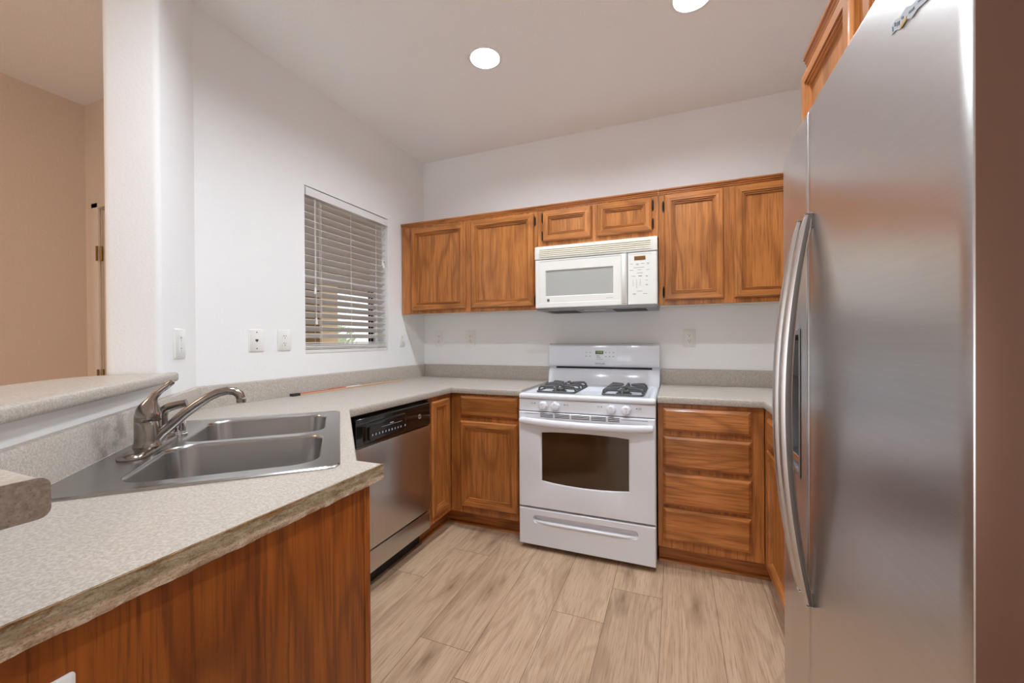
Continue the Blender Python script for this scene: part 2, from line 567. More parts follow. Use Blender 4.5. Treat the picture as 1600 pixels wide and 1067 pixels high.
mb = MB(); mb.box(-.14, XR + .1, 0, .1, 0, H)
struct('wall_back', mb, 'wall', 'white wall behind the range')
WY0, WY1, WZ0, WZ1 = -1.19, -.465, 1.138, 2.108
mb = MB()
mb.box(-.14, 0, WY1, 0, 0, H); mb.box(-.14, 0, -C0, WY0, 0, H)
mb.box(-.14, 0, WY0, WY1, 0, WZ0); mb.box(-.14, 0, WY0, WY1, WZ1, H)
struct('wall_left', mb, 'wall', 'white wall with the blind covered window')
# the diagonal stub that ends the window wall
mb = MB()
J0 = (.267, -2.030); J1 = (.157, -2.140)
mb.prism([(0, -C0), J0, J1, (-.14, -1.843), (-.14, -C0)], 0, H, bev=.02, seg=4,
         sel=lambda m, e: abs(e.verts[0].co.z - e.verts[1].co.z) > 1 and m.x > .1)
struct('wall_corner', mb, 'wall', 'diagonal wall end with rounded corner beside the bar opening')
# low wall under the bar ledge
def dl(c, y): return (-c - y, y)
mb = MB()
YW = -2.765
mb.prism([(J0[0], J0[1]), (-C0 - YW, YW), (1.312, YW), (1.312, YW - .155), (-1.983 - YW + .155, YW - .155), J1], 0, 1.0625)
struct('wall_bar', mb, 'wall', 'low white wall under the bar ledge')
mb = MB(); mb.box(XR, XR + .1, YB, 0, 0, H)
struct('wall_right', mb, 'wall', 'white wall behind the refrigerator')
mb = MB()
mb.box(XH, .2, YB - .1, YB, 0, H); mb.box(2.5, XR + .1, YB - .1, YB, 0, H); mb.box(.2, 2.5, YB - .1, YB, 2.1, H)
mb.box(.2, 2.5, YB - .1, YB, 0, .08)
struct('wall_rear', mb, 'hall', 'white wall behind the viewer')
mb = MB(); mb.box(XH - .1, XH, YB, -1.43, 0, H)
struct('wall_hall', mb, 'hall', 'beige hall wall')
mb = MB(); mb.box(XH, -1.303, -1.53, -1.43, 0, H); mb.box(-.45, -.14, -1.53, -1.43, 0, H); mb.box(-1.303, -.45, -1.53, -1.43, 2.03, H)
struct('wall_hall_end', mb, 'hall', 'beige end wall of the hall')
hl = area_light('hall_lamp', (-.75, -3.6, 2.66), (-.75, -3.6, 0), .35, .35, HALL_W, (1, .74, .52))

# hall door with casing and hinges
d = thing('door_1', 'pale hall door in a painted casing', 'door', (-1.303, -1.53, 0)); d['kind'] = 'structure'
mb = MB()
mb.box(-1.382, -1.307, -1.546, -1.531, 0, 2.068, .004); mb.box(-.446, -.371, -1.546, -1.531, 0, 2.068, .004)
mb.box(-1.382, -.371, -1.546, -1.531, 2.034, 2.105, .004)
obj('casing', mb, 'trim', d)
mb = MB(); mb.box(-1.297, -.456, -1.525, -1.49, .012, 2.024, .003); obj('door_panel', mb, 'trim', d)
for z in (1.755, 1.0, .25):
    mb = MB(); mb.lathe([(.007, -.045), (.007, .045)], (-1.302, -1.532, z), seg=10)
    mb.box(-1.325, -1.305, -1.5495, -1.5475, z - .045, z + .045)
    obj('hinge', mb, 'brass', d)
mb = MB(); mb.lathe([(.03, 0), (.03, -.006), (.012, -.01), (.012, -.04), (.027, -.05), (.027, -.07), (.01, -.078)], (-.53, -1.525, .95), (0, 1, 0), 16)
obj('door_knob', mb, 'brass', d)

# window
w = thing('window_1', 'sash window behind the white blind', 'window', (-.1, -.83, WZ0)); w['kind'] = 'structure'
mb = MB()
for a in ((WY0, WY0 + .035), (WY1 - .035, WY1)): mb.box(-.138, -.098, a[0], a[1], WZ0, WZ1)
mb.box(-.138, -.098, WY0 + .035, WY1 - .035, WZ0, WZ0 + .035); mb.box(-.138, -.098, WY0 + .035, WY1 - .035, WZ1 - .035, WZ1)
mb.box(-.132, -.100, WY0 + .035, WY1 - .035, 1.605, 1.64)
obj('window_frame', mb, 'vinyl', w)
mb = MB(); mb.box(-.130, -.110, WY1 - .065, WY1 - .0355, WZ0 + .0355, 1.604)
obj('sash_stile', mb, 'hinge', w)['label'] = 'dark sash stile'
mb = MB(); mb.box(-.1205, -.1175, WY0 + .03, WY1 - .03, WZ0 + .03, WZ1 - .03)
obj('window_pane', mb, 'glass', w)

# rear window, an unseen opening added for the fill lamp
w = thing('window_added', 'unseen window added behind the viewer to admit fill light', 'window', (1.35, YB - .05, .08)); w['kind'] = 'structure'
mb = MB()
for x in (.2, 1.325, 2.45): mb.box(x, x + .05, YB - .08, YB - .03, .08, 2.1)
mb.box(.25, 1.325, YB - .08, YB - .03, .08, .13); mb.box(1.375, 2.45, YB - .08, YB - .03, .08, .13)
mb.box(.25, 1.325, YB - .08, YB - .03, 2.05, 2.1); mb.box(1.375, 2.45, YB - .08, YB - .03, 2.05, 2.1)
obj('window_frame', mb, 'vinyl', w)
mb = MB(); mb.box(.23, 2.47, YB - .057, YB - .053, .1, 2.08); obj('window_pane', mb, 'glass', w)

# outside the window
mb = MB(); mb.box(-9, -.16, -1.4, 9, -.15, -.05); struct('ground', mb, 'concrete', 'pale patio ground outside')
mb = MB(); mb.box(-2.45, -.16, -1.4, 3.2, 2.36, 2.46); struct('trim_1', mb, 'brownst', 'brown porch soffit')
mb = MB(); mb.box(-2.40, -2.2, -1.4, 3.2, 1.945, 2.36); struct('trim_2', mb, 'brownst', 'brown porch beam')
mb = MB(); mb.box(-2.38, -2.22, -1.4, .955, -.05, 1.945); struct('wall_porch', mb, 'brownst', 'brown porch wall')
o = MB().box(-2.42, -2.2, .96, 1.245, -.05, 1.945, .015)
tag(obj('porch_post', o, 'stucco'), 'beige stucco porch post seen through the blind', 'post')
sh = thing('garden_shrub', 'pale green garden shrub seen through the blind', 'shrub', (-4.1, 3.2, -.05))
mb = MB()
for i in range(420):
    a, b, r = random.random() * 2 * PI, random.random(), random.random() ** .4
    c = Vector((-4.1 + math.cos(a) * .35 * r, 3.05 + math.sin(a) * .38 * r, .25 + 1.25 * b))
    n = Vector((random.uniform(-1, 1), random.uniform(-1, 1), random.uniform(-.3, 1))).normalized(); u = n.orthogonal(); v = n.cross(u)
    mb.loops([[c - u * .06, c + v * .022, c + u * .06, c - v * .022]], True, False, True)
obj('foliage', mb, 'leaf', sh)
mb = MB()
for k in range(5):
    mb.tube([(-4.1, 3.2, -.05), (-4.1 + .1 * math.cos(k), 3.2 + .12 * math.sin(k), .5), (-4.1 + .3 * math.cos(k * 1.3), 3.2 + .35 * math.sin(k * 1.3), 1.2)], [.02, .015, .006], 6)
obj('stem', mb, 'brownst', sh)

# ------------------------------------------------------------------ recessed lights
def can_light(x, y, label):
    t = thing('recessed_light', label, 'ceiling light', (x, y, H), group='recessed ceiling lights')
    mb = MB()
    mb.lathe([(.078, .012), (.0745, .001), (.0755, -.004), (.084, -.006), (.092, -.003), (.093, -.0003), (.078, -.0003)], (x, y, H), seg=40, caps=False)
    obj('trim_ring', mb, 'canw', t)
    mb = MB()
    mb.lathe([(.0748, .000), (.066, .035), (.056, .07), (.053, .085), (.001, .085)], (x, y, H), seg=40, caps=False)
    obj('reflector', mb, 'canw', t)
    mb = MB()
    mb.lathe([(.046, .070), (.046, .036), (.044, .029), (.037, .024), (.02, .021), (.0005, .020)], (x, y, H), seg=32)
    obj('lamp_lens', mb, 'lamp', t)
    return t


can_light(*CANS[0], 'recessed ceiling light, fully in view left of centre')
can_light(*CANS[1], 'recessed ceiling light cut off by the top of the photo')
can_light(*CANS[2], 'recessed ceiling light above the sink corner')
can_light(*CANS[3], 'recessed ceiling light in front of the refrigerator')

# ------------------------------------------------------------------ cabinets (local frame: x along the front, face at y = 0, body behind)


def rect_loops(w, h, prof):
    return [[(i, y, i), (w - i, y, i), (w - i, y, h - i), (i, y, h - i)] for i, y in prof]


def door_mesh(w, h, fw=.052):
    mb = MB()
    k = fw
    prof = [(0, 0), (0, -.012), (.0025, -.0155), (.008, -.020), (k - .014, -.020), (k - .0125, -.0135), (k - .010, -.0135), (k - .0085, -.0165), (k - .005, -.0165),
            (k - .0035, -.0095), (k - .001, -.0095), (k + .0005, -.0125), (k + .004, -.0125), (k + .006, -.005), (k + .010, -.005)]
    L = rect_loops(w, h, prof)
    mb.loops(L, True, True, True)
    for f in mb.bm.faces:                      # rails carry the grain across
        n = f.normal; c = f.calc_center_median()
        inside = k + .008 < c.x < w - k - .008 and k + .008 < c.z < h - k - .008
        if not inside and (min(c.z, h - c.z) < min(c.x, w - c.x)): f.material_index = 1
    return mb


def drawer_mesh(w, h):
    mb = MB()
    mb.loops(rect_loops(w, h, [(0, 0), (0, -.009), (.002, -.012), (.010, -.0165), (.014, -.019), (.017, -.019)]), True, True, True)
    return mb


def shift(mb, x, y, z):
    bmesh.ops.translate(mb.bm, verts=mb.bm.verts, vec=(x, y, z)); return mb


def add_hinge(par, x, y, z):
    mb = MB()
    mb.lathe([(.0015, -.034), (.004, -.030), (.003, -.026), (.0055, -.024), (.0055, .024), (.003, .026), (.004, .030), (.0015, .034)], (x, y, z), seg=10)
    mb.box(x - .006, x + .006, y, y + .004, z - .022, z + .022)
    return obj('hinge', mb, 'hinge', par, local=True)


def add_front(t, x0, x1, z0, z1, kind, hinge=None, hz=None):
    if kind == 'drawer':
        return obj('drawer_front', shift(drawer_mesh(x1 - x0, z1 - z0), x0, -.0006, z0), 'oak_h', t, local=True, smooth=25)
    dr = obj('door', shift(door_mesh(x1 - x0, z1 - z0), x0, -.0006, z0), ['oak_v', 'oak_h'], t, local=True, smooth=25)
    if hinge:
        hx = x0 - .006 if hinge == 'L' else x1 + .006
        for z in (hz or (z0 + .055, z1 - .075)): add_hinge(dr, hx, -.006, z)
    return dr


def face_box(t, w, depth, z0, z1, mat='oak_v', name='carcass', x0=0):
    mb = MB(); mb.box(x0, w, 0, depth, z0, z1, .0015, 1)
    return obj(name, mb, mat, t, local=True)


UZ0, UZ1, UD = 1.412, 2.078, .31


def upper(label, x0, x1, z0, z1, fronts, trim=True):
    t = thing('wall_cabinet', label, 'cabinet', (x0, -UD, z0), 0, 'oak wall cabinets')
    w = x1 - x0; h = z1 - z0
    mb = MB(); mb.box(0, w, 0, .02, 0, h, .0015, 1); obj('face_frame', mb, 'oak_v', t, local=True)
    mb = MB(); mb.box(.0005, w - .0005, .0205, UD - .003, .012, h); mb.mi = 1
    mb.box(.0005, w - .0005, .0205, UD - .003, .010, .0118); obj('carcass', mb, ['oak_v', 'melamine'], t, local=True)
    for (a, b, c, d_, hg, hz) in fronts:
        add_front(t, a - x0, b - x0, c - z0, d_ - z0, 'door', hg, [q - z0 for q in hz] if hz else None)
    # small moulding along the top edge
    mb = MB()
    zt = h
    mb.sweep([(0, 0), (w, 0)], [(0, zt - .004), (-.004, zt - .004), (-.005, zt + .002), (-.010, zt + .007), (-.010, zt + .011), (-.017, zt + .017), (-.018, zt + .024), (.01, zt + .024)], flip=1)
    obj('crown_molding', mb, 'oak_h', t, local=True)
    return t


upper('oak wall cabinet with two tall doors, left end beside the window wall', .012, 1.1115, UZ0, UZ1,
      [(.103, .570, 1.437, 2.055, None, None), (.614, 1.089, 1.437, 2.058, 'R', (1.475, 2.005))])
upper('low oak wall cabinet with two small doors above the microwave', 1.1125, 1.8755, 1.822, UZ1,
      [(1.153, 1.475, 1.862, 2.060, 'L', (1.90, 2.02)), (1.511, 1.838, 1.862, 2.062, 'R', (1.905, 2.015))])
upper('oak wall cabinet with tall doors right of the microwave, running behind the refrigerator', 1.8765, XR - .002, UZ0, UZ1,
      [(1.910, 2.224, 1.440, 2.064, 'L', (1.49, 2.00)), (2.276, 2.59, 1.440, 2.066, None, None), (2.64, 2.94, 1.44, 2.066, None, None)])

# cabinet over the refrigerator: faces -x
t = thing('wall_cabinet', 'deep oak wall cabinet mounted above the refrigerator', 'cabinet', (2.36, -1.338, 1.80), -PI / 2, 'oak wall cabinets')
wd, dp, hh = .96, XR - .003 - 2.36, UZ1 - 1.80
mb = MB(); mb.box(0, wd, 0, .02, 0, hh, .0015, 1); obj('face_frame', mb, 'oak_v', t, local=True)
mb = MB(); mb.box(.0005, wd - .0005, .0205, dp, .012, hh); obj('carcass', mb, 'oak_v', t, local=True)
add_front(t, .018, .405, .022, hh - .040, 'door'); add_front(t, .470, .94, .022, hh - .040, 'door')
mb = MB()
mb.sweep([(.022, 0), (wd, 0)], [(0, hh - .012), (-.006, hh - .012), (-.006, hh - .004), (-.010, hh), (-.010, hh + .006), (-.015, hh + .010), (-.016, hh + .018), (.01, hh + .018)])
obj('crown_molding', mb, 'oak_h', t, local=True)

# base cabinets
BZ1 = .868


def base(label, loc, rotz, w, depth, fronts, toe=.068, ex0=0, ex1=0, name='base_cabinet', group='oak base cabinets'):
    t = thing(name, label, 'cabinet', loc, rotz, group)
    mb = MB(); mb.box(0, w, 0, depth, .105, BZ1, .0015, 1); obj('carcass', mb, 'oak_v', t, local=True)
    mb = MB(); mb.box(.001 - ex0, w - .001 + ex1, toe, depth, .001, .1045) if not (ex0 or ex1) else mb.box(.001 - ex0, w - .001 + ex1, toe, toe + .02, .001, .1045); obj('toe_kick', mb, 'oak_h', t, local=True)
    mb = MB(); mb.extrude([(toe - .0005, .0012), (toe - .016, .0012), (toe - .0155, .007), (toe - .011, .013), (toe - .0005, .0165)],
                          lambda p, q, a: (a, p, q), .001 - ex0 + (.016 if ex0 else 0), w - .001 + ex1 - (.016 if ex1 else 0))
    obj('shoe_molding', mb, 'oak_h', t, local=True)
    for a, b, c, d_, k in fronts: add_front(t, a, b, c, d_, k)
    return t


base('oak base cabinet with one drawer over a door, left of the white range', (.6115, -.61, 0), 0, .5, .605,
     [(.0765, .470, .727, .856, 'drawer'), (.0765, .470, .151, .697, 'door')], ex0=.0690)
base('narrow oak corner cabinet with one slim door beside the dishwasher', (.61, -.868, 0), PI / 2, .2575, .60,
     [(.016, .214, .147, .845, 'door')], ex1=.0675)
base('oak base cabinet with a stack of four drawers right of the range', (1.8785, -.61, 0), 0, .490, .605,
     [(.026, .434, .727, .848, 'drawer'), (.026, .434, .534, .700, 'drawer'), (.026, .434, .337, .508, 'drawer'), (.026, .434, .152, .320, 'drawer')], ex1=.0690)
base('oak base cabinet with drawer and door between drawer stack and refrigerator', (2.3705, -.6115, 0), -PI / 2, .665, .61,
     [(.135, .615, .727, .845, 'drawer'), (.135, .615, .151, .700, 'door')], ex0=.0675)

# sink base with the diagonal front and the peninsula end panel
t = thing('sink_cabinet', 'oak sink corner cabinet with plain veneer end panel under the raw counter edge', 'cabinet', (1.28, -2.45, 0))
PXF = 1.290
mb = MB(); mb.box(PXF - .018, PXF, -2.758, -2.157, .001, .8675, .001, 1); obj('end_panel', mb, 'veneer', t)
mb = MB(); mb.box(PXF - .02, PXF + .0025, -2.1565, -2.1385, .001, .8675, .002, 2); obj('edge_strip', mb, 'veneer', t)
mb = MB(); mb.box(1.235, PXF - .021, -2.157, -2.139, .001, .8675); obj('face_frame', mb, 'oak_v', t)
c1 = .935                          # face plane x + y = -c1
a, b = (.598, -c1 - .598), (1.234, -c1 - 1.234)
mb = MB(); mb.prism([a, (a[0] - .013, a[1] - .013), (b[0] - .013, b[1] - .013), b], .105, .8675); obj('diagonal_front', mb, 'oak_v', t)
mb = MB(); mb.prism([(a[0] - .05, a[1] - .05), (a[0] - .06, a[1] - .06), (b[0] - .06, b[1] - .06), (b[0] - .05, b[1] - .05)], .001, .1045); obj('toe_kick', mb, 'oak_v', t)
for s0, s1 in ((.05, .435), (.45, .85)):
    mb = door_mesh(s1 - s0, .55)
    mt = Matrix.Translation((b[0], b[1], 0)) @ Matrix.Rotation(math.radians(135), 4, 'Z') @ Matrix.Translation((s0, -.0008, .151))
    mb.bm.transform(mt); obj('door', mb, ['oak_v', 'oak_h'], t, smooth=25)
mb = MB(); mb.box(.02, .58, -1.70, -1.682, .001, .70); obj('back_panel', mb, 'melamine', t)

# ------------------------------------------------------------------ counters
ZT, ZB = .910, .872
t = thing('countertop', 'speckled laminate counter around the sink corner, raw unfinished end', 'countertop', (.6, -1.5, .872))
front = [(1.1115, -.635), (.635, -.635), (.635, -1.516), (1.219, -2.100), (1.3005, -2.100)]
NI = .022


def inset(path, d):
    out = []
    for i, p in enumerate(path):
        p = Vector(p)
        d0 = (p - Vector(path[i - 1])).normalized() if i else None
        d1 = (Vector(path[i + 1]) - p).normalized() if i < len(path) - 1 else None
        d0 = d0 or d1; d1 = d1 or d0
        n0 = Vector((-d0.y, d0.x)); n1 = Vector((-d1.y, d1.x)); m = n0 + n1; m = m / m.dot(n0)
        out.append(tuple(p + m * d))
    return out


fi = inset(front, -NI)             # toward the walls (right-hand side of the path)
e_ = Vector((R2, -R2)); n_ = Vector((-R2, -R2)); A_ = Vector((.641, -1.578))


def uvp(u, v): return tuple(A_ + e_ * u + n_ * v)


SL, SW = .832, .556
hole = [uvp(.015, .015), uvp(SL - .015, .015), uvp(SL - .015, SW - .015), uvp(.015, SW - .015)]
outer = [(0.001, -.001)] + [(1.1115, -.001)] + fi + [(1.3005, YW), (-C0 - YW, YW), (0.001, -C0)]
mb = MB(); mb.fill([outer, hole], ZT)
lower = [(p[0], p[1], ZB) for p in outer]
mb.loops([[(p[0], p[1], ZT) for p in outer], lower], True)
mb.loops([[(p[0], p[1], ZT) for p in hole], [(p[0], p[1], ZB) for p in hole]], True)
mb.fill([outer, hole], ZB)
nose = [(-NI, ZT), (-.008, ZT), (-.0035, ZT - .0015), (-.001, ZT - .005), (0, ZT - .011), (0, ZB + .006), (-.002, ZB + .001), (-.006, ZB), (-NI, ZB)]
mb.sweep(front, nose)
obj('worktop', mb, 'laminate', t)
bs = [(.001, ZT - .001), (.019, ZT - .001), (.019, 1.002), (.016, 1.009), (.011, 1.012), (.001, 1.012)]
mb = MB(); mb.sweep([(1.1115, 0), (0, 0), (0, -C0), (-C0 - YW, YW), (1.3005, YW)], bs)
obj('backsplash', mb, 'stained', t)
# the exposed substrate at the end
mb = MB()
L = []
N = 90
for i in range(N + 1):
    y = -2.100 - .003 + (YW + 2.103) * i / N
    j = lambda k: k * (random.random() - .5)
    zb = ZB - .0005 + .0008 * math.sin(i * .5) + j(.0012)
    L.append([(1.3006, y, ZT - .0008), (1.3030 + j(.0006), y, ZT - .0012), (1.3042 + j(.0012), y, ZT - .013), (1.3042 + j(.0012), y, ZB + .012), (1.3036 + j(.001), y, zb + .0015), (1.3006, y, zb)])
mb.loops([list(q) for q in L], True, True, True)
obj('raw_edge', mb, 'raw', t, smooth=60)['label'] = 'exposed water stained particle board edge'

t = thing('countertop', 'speckled laminate counter right of the range, meeting the refrigerator', 'countertop', (2.3, -.4, .872))
front2 = [(2.36, -1.283), (2.36, -.635), (1.8785, -.635)]
f2 = inset(front2, -NI)
outer2 = [(XR - .001, -1.283), (XR - .001, -.001), (1.8785, -.001)] + list(reversed(f2))
mb = MB(); mb.prism(outer2, ZB, ZT); mb.sweep(front2, nose)
obj('worktop', mb, 'laminate', t)
mb = MB(); mb.sweep([(XR, -1.283), (XR, 0), (1.8785, 0)], bs)
obj('backsplash', mb, 'laminate', t)

# bar ledge
LZ0, LZ1 = 1.0635, 1.098
cf = 1.712
YF = -2.730
ledge = [(.2215, -1.9915), (.2465, -1.9655), (-cf - YF, YF), (1.472, YF), (1.472, -3.04), (.93, -3.04), (.30, -2.41), (.195, -2.29), (.150, -2.215), (.1475, -2.152),
         (J1[0] + .003, J1[1] - .003), (J0[0] + .003, J0[1] - .003)]
t = thing('bar_ledge', 'raised speckled laminate bar ledge on the low wall behind the sink', 'ledge', (.9, -2.7, LZ0))
mb = MB()
mb.prism(ledge, LZ0, LZ1, bev=.011, seg=4, sel=lambda m, e: abs(e.verts[0].co.z - e.verts[1].co.z) < .01 and m.x < 1.471 and not (m.x < .262 and m.x + m.y > -2.0 and m.x + m.y < -1.74))
obj('ledge_top', mb, 'laminate', t)
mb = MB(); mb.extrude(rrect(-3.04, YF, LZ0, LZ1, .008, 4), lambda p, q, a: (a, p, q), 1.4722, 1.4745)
obj('end_cap', mb, 'end_shade', t)['label'] = 'speckled ledge end with its shade painted in'

# ------------------------------------------------------------------ sink (local frame: x = u along the front, y = -v)
t = thing('kitchen_sink', 'stainless double bowl sink set diagonally in the counter', 'sink', (A_.x, A_.y, .9102), -PI / 4)


def lp(ring, z): return [(p[0], p[1], z) for p in ring]


out0 = rrect(0, SL, -SW, 0, .03); out1 = rrect(.004, SL - .004, -SW + .004, -.004, .028); out2 = rrect(.022, SL - .022, -SW + .022, -.022, .02)
B1 = (.437, .777, -.437, -.05); B2 = (.052, .402, -.437, -.05)


def bring(B, d, r): return rrect(B[0] + d, B[1] - d, B[2] + d, B[3] - d, r)


mb = MB()
mb.loops([lp(out0, .0003), lp(out0, .0025), lp(out1, .0055), lp(out2, .0045)])
mb.fill([out2, bring(B1, -.004, .066), bring(B2, -.004, .066)], .0045)
obj('rim', mb, 'ssteel', t, local=True)
for B in (B1, B2):
    mb = MB()
    mb.loops([lp(bring(B, -.004, .066), .0045), lp(bring(B, 0, .062), .0015), lp(bring(B, .002, .06), -.006), lp(bring(B, .012, .06), -.145),
              lp(bring(B, .018, .058), -.158), lp(bring(B, .032, .05), -.166), lp(bring(B, .09, .05), -.169)], True, False, True)
    bo = obj('bowl', mb, 'ssteel', t, local=True, smooth=60)
    cx, cy = (B[0] + B[1]) / 2, (B[2] + B[3]) / 2 - .02
    mb = MB(); mb.lathe([(.056, -.1685), (.056, -.1665), (.045, -.1662), (.040, -.1675), (.012, -.1675), (.012, -.160), (.001, -.159)], (cx, cy, 0), seg=28)
    obj('drain_strainer', mb, 'chrome', bo, local=True)

# faucet: same frame, z from the sink rim
FZ = .9152
fp = uvp(.465, .483)
t = thing('kitchen_faucet', 'brushed nickel single lever faucet behind the sink bowls', 'faucet', (A_.x, A_.y, FZ), -PI / 4)
u0, v0 = .465, -.483
mb = MB()


def caps(u0, u1, v, r, z, n=10):
    return [(u1 + r * math.cos(a), v + r * math.sin(a), z) for a in [(-PI / 2 + PI * i / n) for i in range(n + 1)]] + \
           [(u0 + r * math.cos(a), v + r * math.sin(a), z) for a in [(PI / 2 + PI * i / n) for i in range(n + 1)]]


mb.loops([caps(.335, .548, -.487, .030, .0002), caps(.335, .548, -.487, .030, .005), caps(.335, .545, -.487, .027, .010), caps(.35, .535, -.487, .022, .0125), caps(.36, .52, -.487, .015, .0135)], True, True, True)
obj('base_plate', mb, 'nickel', t, local=True, smooth=50)
mb = MB()
mb.lathe([(.0335, .0125), (.031, .018), (.0295, .024), (.0288, .03), (.0288, .078), (.0280, .0795), (.0288, .081), (.0286, .090), (.024, .0905)], (u0, v0, 0), seg=32)
obj('body', mb, 'nickel', t, local=True)
mb = MB()
# domed lever cap leaning back, lever rising toward the bowls
L = []
for z, r, dy in ((.0905, .0288, 0), (.10, .0285, .0008), (.110, .0262, .0015), (.121, .0215, .003), (.131, .0160, .006), (.140, .0110, .010),
                 (.150, .0076, .017), (.161, .0066, .028), (.173, .0066, .042), (.183, .0066, .053), (.1865, .005, .0565)):
    L.append([(u0 + r * math.cos(2 * PI * i / 24), v0 + dy + r * (math.sin(2 * PI * i / 24)) * (.8 if z > .15 else 1),
               z - (r * math.sin(2 * PI * i / 24) * (.85 if z > .14 else (.15 if z > .1 else 0)))) for i in range(24)])
mb.loops(L, True, True, True)
obj('lever', mb, 'nickel', t, local=True, smooth=60)
mb = MB(); mb.lathe([(.002, 0), (.002, .0015), (.0005, .002)], (u0 + .012, v0 + .0255, .099), (.2, .95, .2), 10); obj('temperature_dot', mb, 'red', t, local=True)
mb = MB()
sp = [(.018, .030), (.035, .048), (.055, .067), (.082, .094), (.110, .117), (.135, .135), (.160, .148), (.182, .153), (.200, .150), (.212, .140), (.216, .128)]
P = [Vector((u0, v0 + a, b)) for a, b in sp]
mb.tube(P, [.0145, .0140, .0135, .0130, .0128, .0126, .0124, .0122, .0120, .0120, .0118], 18)
mb.lathe([(.0118, 0), (.0122, -.004), (.0118, -.011), (.009, -.0112)], (u0, v0 + .2163, .127), (0, 0, 1), 18)
obj('spout', mb, 'nickel', t, local=True, smooth=50)
# side sprayer on the end of the plate
mb = MB()
mb.lathe([(.020, .013), (.018, .020), (.0125, .024), (.0115, .03), (.0125, .055), (.0130, .085), (.0130, .093)], (.352, -.487, 0), seg=18)
mb.tube([(.352, -.487, .080), (.352, -.482, .093), (.352, -.470, .100), (.352, -.447, .106), (.352, -.428, .110)], [.0135, .0135, .013, .012, .0115], 16)
so = obj('side_sprayer', mb, 'nickel', t, local=True, smooth=50)

t = thing('air_gap', 'small chrome dishwasher air gap cap beside the faucet', 'air gap', uvp(.283, .470) + (FZ,), -PI / 4)
mb = MB()
mb.lathe([(.024, .0002), (.024, .006), (.0205, .008), (.0205, .012), (.0195, .013), (.0195, .046), (.0185, .052), (.014, .0555), (.001, .056)], (0, 0, 0), seg=28)
obj('cap', mb, 'chrome', t, local=True)
mb = MB()
for k in range(5):
    a = -.9 + k * .45
    c, s_ = math.cos(a + .6), math.sin(a + .6)
    mb.box(-.0022, .0022, -.0005, .0008, .018, .040)
    bmesh.ops.transform(mb.bm, matrix=Matrix.Translation((.0195 * math.cos(a), .0195 * math.sin(a), 0)) @ Matrix.Rotation(a + PI / 2, 4, 'Z'),
                        verts=[v for v in mb.bm.verts if abs(v.co.x) < .003 and abs(v.co.y) < .002])
obj('vent_slots', mb, 'slot', t, local=True)

# ------------------------------------------------------------------ dishwasher (faces +x; local frame: x -> +y)
DY0, DY1 = -1.472, -.8725
t = thing('dishwasher', 'stainless dishwasher with black control panel under the left counter', 'dishwasher', (.60, DY0, 0), PI / 2)
dw = DY1 - DY0
mb = MB(); mb.box(.004, dw - .004, .004, .575, .10, .866); obj('tub_box', mb, 'dark', t, local=True)
mb = MB(); mb.box(0.002, dw - .002, -.024, .0035, .218, .714, .004, 2); obj('door', mb, 'dsteel', t, local=True)
mb = MB(); mb.box(0.002, dw - .002, -.022, .0035, .106, .210, .003, 2); obj('lower_panel', mb, 'dsteel', t, local=True)
mb = MB(); mb.box(.004, dw - .004, .055, .07, .002, .1); obj('toe_kick', mb, 'bmatt', t, local=True)
mb = MB()
mb.extrude([(.0035, .7155), (-.020, .7155), (-.026, .722), (-.026, .842), (-.022, .850), (-.004, .856), (.0035, .856)], lambda p, q, a: (a, p, q), .002, dw - .002, bev=.0015, seg=1)
cp = obj('control_panel', mb, 'black', t, local=True)
mb = MB()
ring0 = rrect(.045, .37, .728, .826, .02); ring1 = rrect(.052, .363, .735, .819, .016)
mb.loops([[(p[0], -.0262, p[1]) for p in ring0], [(p[0], -.030, p[1]) for p in ring1], [(p[0], -.029, p[1]) for p in rrect(.09, .355, .742, .80, .014)]], True, False, True)
obj('button_bezel', mb, 'black', cp, local=True)
for k in range(11):
    x = .105 + k * .0238 + (.012 if k == 10 else 0); z = .7625 - .0002 * k
    mb = MB(); mb.box(x - .0062, x + .0062, -.0312, -.0285, z - .0065, z + .0065, .001, 1)
    b_ = obj('button', mb, 'bmatt', cp, local=True)
    mb = MB(); mb.box(x - .0045, x + .0045, -.0316, -.0313, z - .002, z + .0005); mb.box(x - .003, x + .003, -.0316, -.0313, z + .002, z + .004)
    mb.box(x - .0045, x + .0010, -.0316, -.0313, z - .0048, z - .0032)
    obj('button_legend', mb, 'white_ink', b_, local=True)
mb = MB(); mb.box(.17, .33, -.0302, -.0299, .788, .789); mb.box(.235, .262, -.0302, -.0299, .794, .798); obj('panel_lines', mb, 'white_ink', cp, local=True)
mb = MB(); mb.lathe([(.0135, 0), (.0135, .003), (.0115, .0045), (.010, .0038), (.0005, .0038)], (dw - .108, -.0258, .781), (0, -1, 0), 24)
bd = obj('badge', mb, 'chrome', cp, local=True)
mb = MB(); mb.text('GE', .0105, (dw - .108, -.0299, .781), (1, 0, 0), (0, 0, 1)); obj('badge_monogram', mb, 'slot', bd, local=True)

# ------------------------------------------------------------------ range
RX0, RX1 = 1.1165, 1.8735
t = thing('gas_range', 'white freestanding gas range with oven between the base cabinets', 'stove', ((RX0 + RX1) / 2, -.35, 0))
mb = MB(); mb.box(RX0 + .002, RX1 - .002, -.655, -.03, .035, .870); obj('body', mb, 'enamel', t)
for x in (RX0 + .05, RX1 - .05):
    for y in (-.60, -.09):
        mb = MB(); mb.lathe([(.018, .001), (.018, .012), (.01, .014), (.01, .034)], (x, y, 0), seg=12); obj('foot', mb, 'bmatt', t)
mb = MB(); mb.box(RX0 + .02, RX1 - .02, -.64, -.62, .002, .034); obj('kick_plate', mb, 'dark', t)
# cooktop: raised rim, sunken deck
mb = MB()
RZ = .900


